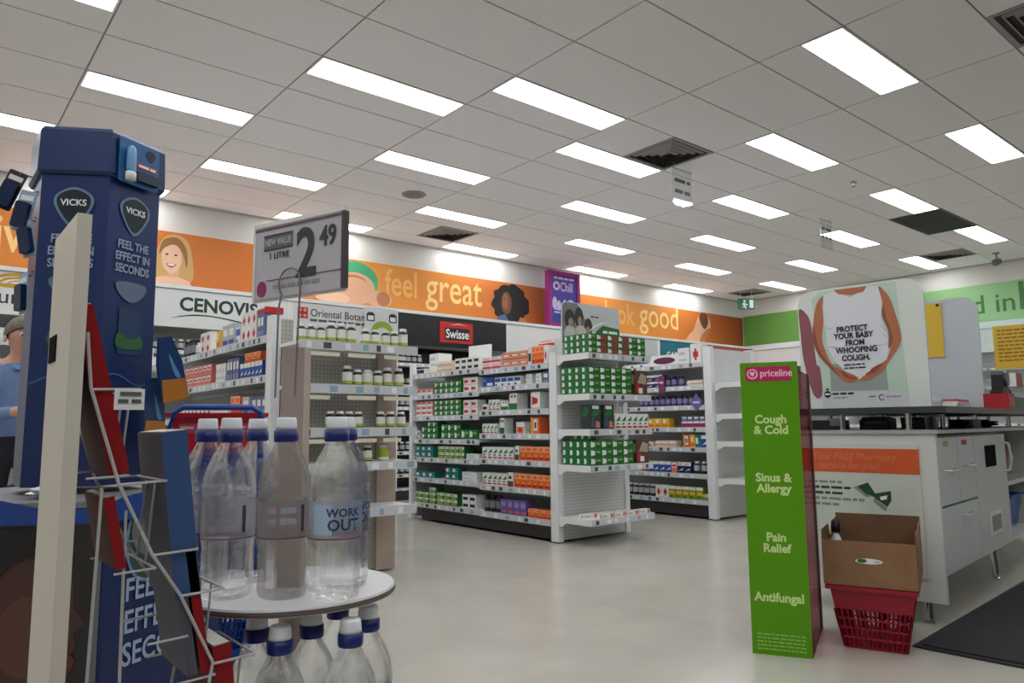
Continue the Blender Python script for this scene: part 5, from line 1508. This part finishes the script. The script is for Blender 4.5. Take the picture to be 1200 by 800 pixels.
pp('print_arm', [(489, 90), (538, 150), (568, 260), (586, 390), (545, 470), (485, 545), (402, 594), (362, 610), (400, 590), (472, 545), (516, 480), (536, 400), (528, 330), (497, 255), (505, 180)], PSK, -.0030, 3)
pp('print_hand', [(228, 535), (285, 560), (340, 585), (356, 604), (318, 626), (262, 602)], PSK, -.0032, 3)
pp('print_hand', [(362, 608), (398, 578), (450, 548), (505, 500), (498, 540), (445, 590), (392, 614)], PSK, -.0032, 3)
pp('print_arm_shade', [(126, 300), (121, 385), (148, 470), (212, 547), (262, 594), (222, 540), (165, 460), (142, 385)], PSD, -.0035, 3)
pp('print_arm_shade', [(497, 255), (508, 200), (520, 270), (545, 380), (520, 440), (525, 380), (522, 330)], PSD, -.0035, 3)
for a in ((262, 560, 300, 576, 312, 600, 280, 588), (300, 588, 335, 594, 345, 606, 315, 606)):
    pp('print_finger', [(a[0], a[1]), (a[2], a[3]), (a[4], a[5]), (a[6], a[7])], PSD, -.0035, 2)
for a in ((430, 545, 490, 515, 470, 540, 420, 565), (410, 565, 470, 545, 440, 570, 395, 585)):
    pp('print_finger', [(a[0], a[1]), (a[2], a[3]), (a[4], a[5]), (a[6], a[7])], PSD, -.0035, 2)
PT = mat('poster_text', rgb(36, 30, 44), .5)
for s, cx, cy in (('PROTECT', 338, 338), ('YOUR BABY', 343, 376), ('FROM', 350, 416), ('WHOOPING', 355, 456), ('COUGH.', 350, 500)):
    x, z = pc(cx, cy)
    text(s, .040, PT, po, x, z, -.0042, 'CENTER', .035, sx=.88)
for k in range(2):
    x0, z0 = pc(285, 530 + k * 18)
    greek(po, x0, x0 + .11, z0, .007, PT, -.0042, seed=70 + k)
pp('print_footer', [(150, 690), (600, 668), (605, 755), (155, 764)], mat('poster_footer', rgb(200, 204, 204), .4), -.0010)
x, z = pc(185, 688)
flat('print_crest', ellipse(x, z, .017, .018, 18), PT, po, -.002)
flat('print_crest', [(x - .012, z - .003), (x + .012, z - .003), (x + .012, z + .005), (x - .012, z + .005)], LWHITE, po, -.003)
flat('print_crest', ellipse(x, z + .026, .007, .006, 12), PT, po, -.002)
greek(po, x + .024, x + .13, z - .004, .01, PT, -.002, seed=81)
greek(po, x + .03, x + .1, z - .022, .006, NGL, -.002, seed=82)
x, z = pc(470, 705)
flat('print_crest', ellipse(x, z, .014, .015, 18, .6, 5.8) + ellipse(x, z, .010, .011, 18, 5.8, .6), PT, po, -.002)
greek(po, x + .02, x + .09, z, .006, NGL, -.002, seed=83)
greek(po, x - .06, x - .03, z + .002, .008, NGL, -.002, seed=84)
# second screen further along, with a yellow note
ps2 = thing('counter_screen', 'plain frosted rounded screen further along the counter with yellow strip', 'screen', K(1.32, .42, .9755), KA - PI / 2)
FROST = mat('screen_frost', rgb(186, 192, 198), .35)
MB().slab(rounded(-.2, .355, 0, .68, .08, 8, (0, 0, 1, 1)), 0, .012, FROST).build('screen', ps2)
YNM = mat('note_yellow', rgb(214, 178, 56), .5)
yn = thing('yellow_note', 'blank yellow paper strip pinned to the frosted screen', 'note', K(1.315, .36, 1.30), KA - PI / 2)
MB().box(-.02, .105, -.003, -.0005, 0, .335, YNM).build('paper', yn)
MB().lathe([(.009, 0), (.009, .004), (.004, .006)], BLACK, 12).build('pin', yn, (.085, -.003, .322), rot=(PI / 2, 0, 0))
# third clear screen with a printed yellow notice
ps3 = thing('counter_screen', 'clear acrylic screen at the far part of the counter', 'screen', K(2.25, .5, .9755), KA - PI / 2)
MB().slab(rounded(0, .6, 0, .64, .08, 8, (0, 0, 1, 1)), 0, .006, ACR).build('screen', ps3)
yn = thing('yellow_note', 'yellow notice with lines of red text on the clear screen', 'note', K(2.24, .175, 1.262), KA - PI / 2)
MB().box(0, .22, -.003, -.0005, 0, .30, YNM).build('paper', yn)
NTX = mat('note_text', rgb(150, 96, 40), .5)
for k in range(9):
    greek(yn, .025, .2, .262 - k * .026, .010, NTX, -.0035, seed=90 + k)
# clutter on the upper shelf
def on_shelf(x, y, z=.9755): return K(x, y, z)
t = thing('paper_stack', 'stack of white leaflets on the dark shelf beside the poster', 'papers', on_shelf(.42, .17), KA + .2)
for k in range(4):
    MB().box(-.14, .14, -.1, .1, k * .0105, k * .0105 + .0095, PAPER).build('sheaf', t, rz=.04 * (k % 2))
t = thing('paper_stack', 'red topped stack of brochures on the dark shelf', 'papers', on_shelf(.86, .17), KA)
for k in range(3):
    MB().box(-.16, .16, -.1, .1, k * .0125, k * .0125 + .012, PAPER).build('sheaf', t, rz=.03 * k)
MB().box(-.15, .15, -.09, .09, .038, .05, mat('brochure_red', rgb(206, 96, 96), .4)).build('cover', t)
t = thing('red_carton', 'small red carton on the dark shelf beside the green tray', 'box', on_shelf(1.30, -.01), KA)
MB().box(-.09, .09, -.06, .06, 0, .085, mat('shelf_red', rgb(176, 36, 44), .4)).box(-.075, .075, -.062, -.06, .02, .065, mat('shelf_red2', rgb(196, 70, 70), .4)).build('body', t)
MB().box(-.092, .092, -.062, .062, .085, .089, mat('shelf_red', rgb(176, 36, 44), .4)).build('lid', t)
t = thing('green_tray', 'dark green donation tray on the dark shelf', 'tray', on_shelf(1.72, .04), KA)
DGR = mat('tray_green', rgb(22, 92, 56), .4)
tr_ = MB()
for a in ((-.2, .2, -.08, -.07), (-.2, .2, .07, .08), (-.2, -.19, -.07, .07), (.19, .2, -.07, .07)):
    tr_.box(*a, 0, .075, DGR)
tr_.box(-.19, .19, -.07, .07, 0, .006, DGR)
tr_.build('body', t)
MB().tube([(-.05, 0, .04), (-.05, -.02, .1), (.0, -.02, .125), (.06, -.02, .1), (.06, 0, .04)], .012, BLACK, 8).build('handle', t)
t = thing('tape_dispenser', 'black tape dispenser standing on the red carton', 'tape dispenser', on_shelf(1.34, -.01, .9755 + .0895), KA)
MB().slab([(-.1, 0), (.1, 0), (.1, .02), (.06, .04), (.055, .11), (.03, .13), (-.03, .13), (-.05, .11), (-.055, .03), (-.1, .012)], -.03, .03, BLACK).build('body', t)
MB().lathe([(.02, -.012), (.045, -.012), (.045, .012), (.02, .012)], mat('tape_roll', rgb(60, 60, 64), .3), 18).build('tape_roll', t, (0, -.033, .085), rot=(PI / 2, 0, 0))
t = thing('stapler', 'black office punch on the dark shelf past the green tray', 'stapler', on_shelf(2.1, .12), KA)
MB().slab([(-.06, 0), (.06, 0), (.06, .02), (.03, .05), (.03, .09), (-.03, .1), (-.04, .04), (-.06, .02)], -.025, .025, BLACK).build('body', t)
MB().tube([(-.03, 0, .1), (.02, 0, .125), (.07, 0, .12)], .01, BLACK, 8).build('lever', t)
t = thing('red_tag_box', 'red box with white edge hung on the clear screen', 'box', K(2.0, .1, 1.13), KA)
MB().box(0, .2, -.08, .02, 0, .09, mat('shelf_red', rgb(176, 36, 44), .4)).build('body', t)
MB().box(-.012, -.001, -.08, .02, .0, .09, LWHITE).build('edge', t)
# clutter between worktop and shelf
def on_top(x, y): return K(x, y, .8685)
t = thing('card_reader', 'grey payment terminal under the dark counter shelf', 'terminal', on_top(.2, .55), KA - PI / 2)
MB().slab([(-.09, 0), (.09, 0), (.09, .05), (-.09, .05)], -.05, .05, mat('terminal_grey', rgb(104, 110, 114), .4)).build('body', t)
MB().slab([(.03, .02), (.085, .02), (.085, .058), (.03, .058)], -.056, -.0505, LWHITE).build('receipt', t)
t = thing('black_printer', 'black receipt printer under the dark counter shelf', 'printer', on_top(.28, .33), KA - PI / 2)
MB().slab([(-.07, 0), (.07, 0), (.07, .055), (.04, .065), (-.05, .065), (-.07, .045)], -.06, .06, BLACK).build('body', t)
MB().box(-.04, .04, -.062, -.06, .03, .04, mat('terminal_grey', rgb(104, 110, 114), .4)).build('slot', t)
t = thing('black_holder', 'black pen holder with lime tag under the dark counter shelf', 'holder', on_top(.3, .14), KA - PI / 2)
MB().slab([(-.07, 0), (.07, 0), (.075, .06), (-.075, .06)], -.05, .05, BLACK).build('body', t)
MB().slab([(-.055, .03), (-.02, .03), (-.02, .06), (-.055, .06)], -.053, -.0505, LIME).build('tag', t)
t = thing('drinking_glass', 'clear plastic cup under the dark counter shelf', 'cup', on_top(.09, .03), 0)
MB().lathe([(.026, 0), (.034, .07), (.032, .07), (.024, .004)], ACR, 20).build('cup', t)
for i, (x, y, lb) in enumerate(((.9, .1, 'coil of dark cable on the worktop near the drawers'), (1.5, .1, 'tangle of dark cable on the worktop past the drawers'))):
    t = MB()
    pts = [(.09 * math.cos(a * .7) * (1 + .2 * math.sin(a)), .05 * math.sin(a * .7), .007 + .004 * a * .4) for a in range(24)]
    tag(t.tube(pts, .006, BLACK, 6).build('cable', None, on_top(x, y), KA), lb, 'cable', 'cables on the worktop')
t = thing('tape_box', 'pale grey carton on the worktop under the shelf', 'box', on_top(1.15, .14), KA)
MB().box(-.1, .1, -.06, .06, 0, .05, mat('pale_grey', rgb(150, 154, 152), .5)).build('body', t)
MB().box(-.1, .1, -.012, .012, .0502, .0508, mat('terminal_grey', rgb(104, 110, 114), .4)).build('tape', t)
# tubs in the open shelves of the counter
def tub(x, y, z, m_, lb, w=.3, d=.3, h=.16):
    t = thing('plastic_tub', lb, 'tub', K(x, y, z), KA)
    def rg(a, b, zz): return [(-a, -b, zz), (a, -b, zz), (a, b, zz), (-a, b, zz)]
    MB().loft([rg(w * .42, d * .42, 0), rg(w / 2, d / 2, h), rg(w / 2 - .01, d / 2 - .01, h), rg(w * .42 - .01, d * .42 - .01, .01)], m_).build('body', t)
    MB().loft([rg(w / 2 - .002, d / 2 - .002, h - .015), rg(w / 2 + .012, d / 2 + .012, h - .012), rg(w / 2 + .012, d / 2 + .012, h), rg(w / 2, d / 2, h + .001)], m_, cap=False).build('rim', t)
TBL = mat('tub_blue', rgb(40, 100, 180), .4); TRD = mat('tub_red', rgb(170, 30, 44), .4)
tub(1.58, .3, .546, TBL, 'small blue tub on the upper open counter shelf', .26, .34, .13)
tub(1.95, .3, .546, TRD, 'red tub on the upper open counter shelf', .36, .36, .17)
tub(1.66, .3, .226, TBL, 'deep blue tub on the lower open counter shelf', .38, .4, .22)
tub(2.12, .3, .226, TBL, 'deep blue tub behind another on the lower open shelf', .38, .4, .2)
# door mat
MATM = noisy('mat_black', rgb(38, 38, 42), rgb(46, 46, 50), 220, .95, .4)
t = thing('floor_mat', 'black rubber-edged mat on the floor in front of the counter drawers', 'mat', (3.585, -4.27, 0), math.radians(3.4))
MB().box(.03, 2.17, -1.17, -.03, .001, .012, MATM).build('pile', t)
eg = MB()
for a in ((0, 2.2, -.03, 0), (0, 2.2, -1.2, -1.17), (0, .03, -1.17, -.03), (2.17, 2.2, -1.17, -.03)):
    eg.box(*a, .001, .007, mat('mat_rubber', rgb(30, 30, 32), .7))
eg.build('border', t)

# ------------------------------------------------------------------ man in a blue shirt behind the tower
MX, MY = .86, -.72
SHIRT = noisy('shirt_blue', rgb(104, 128, 170), rgb(112, 136, 176), 40, .8)
TROU = mat('trousers_dark', rgb(26, 28, 36), .8)
FLESH = mat('skin_fair', rgb(196, 146, 124), .5)
SHOE = mat('shoe_black', rgb(20, 20, 20), .4)
pn = thing('person', 'man in a pale blue shirt and dark trousers looking down, hands together', 'person', (MX, MY, 0), camdir(MX, MY) + .25)
J = {'pel': ((0, .02, .82), .125), 'hipL': ((-.09, .02, .79), .1), 'hipR': ((.09, .02, .79), .1), 'knL': ((-.1, .0, .43), .068), 'knR': ((.1, .0, .43), .068), 'anL': ((-.1, .03, .07), .045), 'anR': ((.1, .03, .07), .045),
     'toL': ((-.11, -.13, .035), .035), 'toR': ((.11, -.13, .035), .035), 'wst': ((0, .01, .95), .125), 'chs': ((0, .01, 1.12), .14), 'upc': ((0, .0, 1.22), .11), 'nek': ((0, -.02, 1.295), .052), 'skl': ((0, -.045, 1.355), .062),
     'hed': ((0, -.055, 1.42), .088), 'crn': ((0, -.045, 1.475), .07), 'shL': ((-.165, .01, 1.2), .072), 'shR': ((.165, .01, 1.2), .072), 'elL': ((-.235, -.0, .97), .052), 'elR': ((.235, -.0, .97), .052),
     'wrL': ((-.06, -.235, 1.0), .032), 'wrR': ((.07, -.235, 1.03), .032), 'haL': ((.0, -.275, 1.01), .03), 'haR': ((.015, -.28, 1.05), .03)}
EDG = [('pel', 'hipL'), ('pel', 'hipR'), ('hipL', 'knL'), ('hipR', 'knR'), ('knL', 'anL'), ('knR', 'anR'), ('anL', 'toL'), ('anR', 'toR'), ('pel', 'wst'), ('wst', 'chs'), ('chs', 'upc'), ('upc', 'nek'), ('nek', 'skl'), ('skl', 'hed'), ('hed', 'crn'),
       ('upc', 'shL'), ('upc', 'shR'), ('shL', 'elL'), ('shR', 'elR'), ('elL', 'wrL'), ('elR', 'wrR'), ('wrL', 'haL'), ('wrR', 'haR')]
for sd, sx_, hb, dirn in (('L', -1, 'haL', Vector((1, -.1, .1))), ('R', 1, 'haR', Vector((-1, -.1, -.15)))):
    hp_ = Vector(J[hb][0])
    for q in range(4):
        off = Vector((0, -.012 + .004 * q, .024 - .016 * q))
        k1, k2 = 'f%s%da' % (sd, q), 'f%s%db' % (sd, q)
        ln = (.042, .048, .045, .036)[q]
        J[k1] = (tuple(hp_ + dirn * ln * .75 + off), .0095)
        J[k2] = (tuple(hp_ + dirn * ln * 1.25 + off + Vector((0, .02, -.008))), .008)
        EDG += [(hb, k1), (k1, k2)]
    J['t%sa' % sd] = (tuple(hp_ + Vector((dirn.x * .01, -.02, .034))), .0105)
    J['t%sb' % sd] = (tuple(hp_ + Vector((dirn.x * .04, -.032, .05))), .009)
    EDG += [(hb, 't%sa' % sd), ('t%sa' % sd, 't%sb' % sd)]
names = list(J)
me = bpy.data.meshes.new('body')
me.from_pydata([J[n][0] for n in names], [(names.index(a), names.index(b)) for a, b in EDG], [])
bo = bpy.data.objects.new('body', me)
COL.objects.link(bo)
md = bo.modifiers.new('skin', 'SKIN')
for i, n in enumerate(names):
    r = J[n][1]
    flatr = .72 if n in ('pel', 'wst', 'chs', 'upc') else 1
    me.skin_vertices[0].data[i].radius = (r, r * flatr) if flatr != 1 else (r, r)
    me.skin_vertices[0].data[i].use_root = (n == 'pel')
bo.modifiers.new('sub', 'SUBSURF').levels = 2
bpy.context.view_layer.update()
ev = bo.evaluated_get(bpy.context.evaluated_depsgraph_get())
m2 = bpy.data.meshes.new_from_object(ev)
bpy.data.objects.remove(bo)
m2.name = 'body'
m2.materials.clear()
for q in (SHIRT, TROU, FLESH, SHOE):
    m2.materials.append(q)
hands = [Vector(J['haL'][0]), Vector(J['haR'][0])]
wrists = [Vector(J['wrL'][0]), Vector(J['wrR'][0])]
for p in m2.polygons:
    c = p.center
    p.use_smooth = True
    k = 0
    if c.z > 1.27 and abs(c.x) < .13:
        k = 2
    elif c.z < .075:
        k = 3
    elif c.z < .86 and c.y > -.17:
        k = 1
    elif min((c - h).length for h in hands) < .075 or (min((c - h).length for h in wrists) < .03):
        k = 2
    p.material_index = k
body = link('body', m2, pn)
GREYH = noisy('hair_grey', rgb(104, 94, 84), rgb(126, 116, 104), 60, .8, .3)
hr = MB()
rings = []
for k in range(9):
    a = k / 8 * PI * .56
    rr, zz = .098 * math.sin(a + .02), .107 * math.cos(a)
    ring_ = []
    for j in range(20):
        th = 2 * PI * j / 20
        fr_ = max(0, -math.sin(th))
        drop = zz + (.055 * fr_ * (k / 8) ** 2)
        ring_.append((rr * .93 * math.cos(th), -.035 + rr * 1.03 * math.sin(th) * (1 - .1 * fr_), 1.432 + drop))
    rings.append(ring_)
hr.loft(rings, GREYH, cap=False).build('hair', pn, smooth=True)
MB().lathe([(.0, .0), (.011, .004), (.014, .014), (.009, .03), (.004, .045)], FLESH, 10).build('nose', pn, (0, -.142, 1.385), rot=(.25, 0, 0), smooth=True)
for x in (-.032, .032):
    MB().lathe([(.002, -.006), (.010, -.004), (.011, 0), (.010, .004), (.002, .006)], mat('eye_white', rgb(210, 206, 200), .3), 10).build('eye', pn, (x, -.128, 1.425), rot=(PI / 2, 0, 0))
    MB().lathe([(.005, 0), (.005, .002)], BLACK, 8).build('pupil', pn, (x, -.136, 1.421), rot=(PI / 2, 0, 0))
    MB().tube([(x - .018, -.132, 1.443), (x, -.138, 1.448), (x + .018, -.132, 1.443)], .004, GREYH, 6).build('eyebrow', pn)
for x in (-1, 1):
    MB().lathe([(.003, -.006), (.016, -.004), (.02, .0), (.016, .005), (.004, .006)], FLESH, 12).build('ear', pn, (x * .088, -.045, 1.405), rot=(0, PI / 2, 0), smooth=True)
MB().tube([(-.026, -.134, 1.36), (-.01, -.141, 1.357), (.01, -.141, 1.357), (.026, -.134, 1.36)], .0045, mat('lips', rgb(160, 96, 86), .5), 6).build('mouth', pn)
cl = MB()
cl.loft([[(.062 * math.cos(2 * PI * j / 18), -.015 + .06 * math.sin(2 * PI * j / 18), 1.262 - .02 * max(0, -math.sin(2 * PI * j / 18))) for j in range(18)], [(.066 * math.cos(2 * PI * j / 18), -.018 + .064 * math.sin(2 * PI * j / 18), 1.30 - .03 * max(0, -math.sin(2 * PI * j / 18))) for j in range(18)], [(.074 * math.cos(2 * PI * j / 18), -.018 + .072 * math.sin(2 * PI * j / 18), 1.272 - .04 * max(0, -math.sin(2 * PI * j / 18))) for j in range(18)]], SHIRT, cap=False).build('collar', pn, smooth=True)
MB().tube([(0, -.1, .86), (.0, -.115, .88)], .012, CHROME, 8).build('belt_buckle', pn)
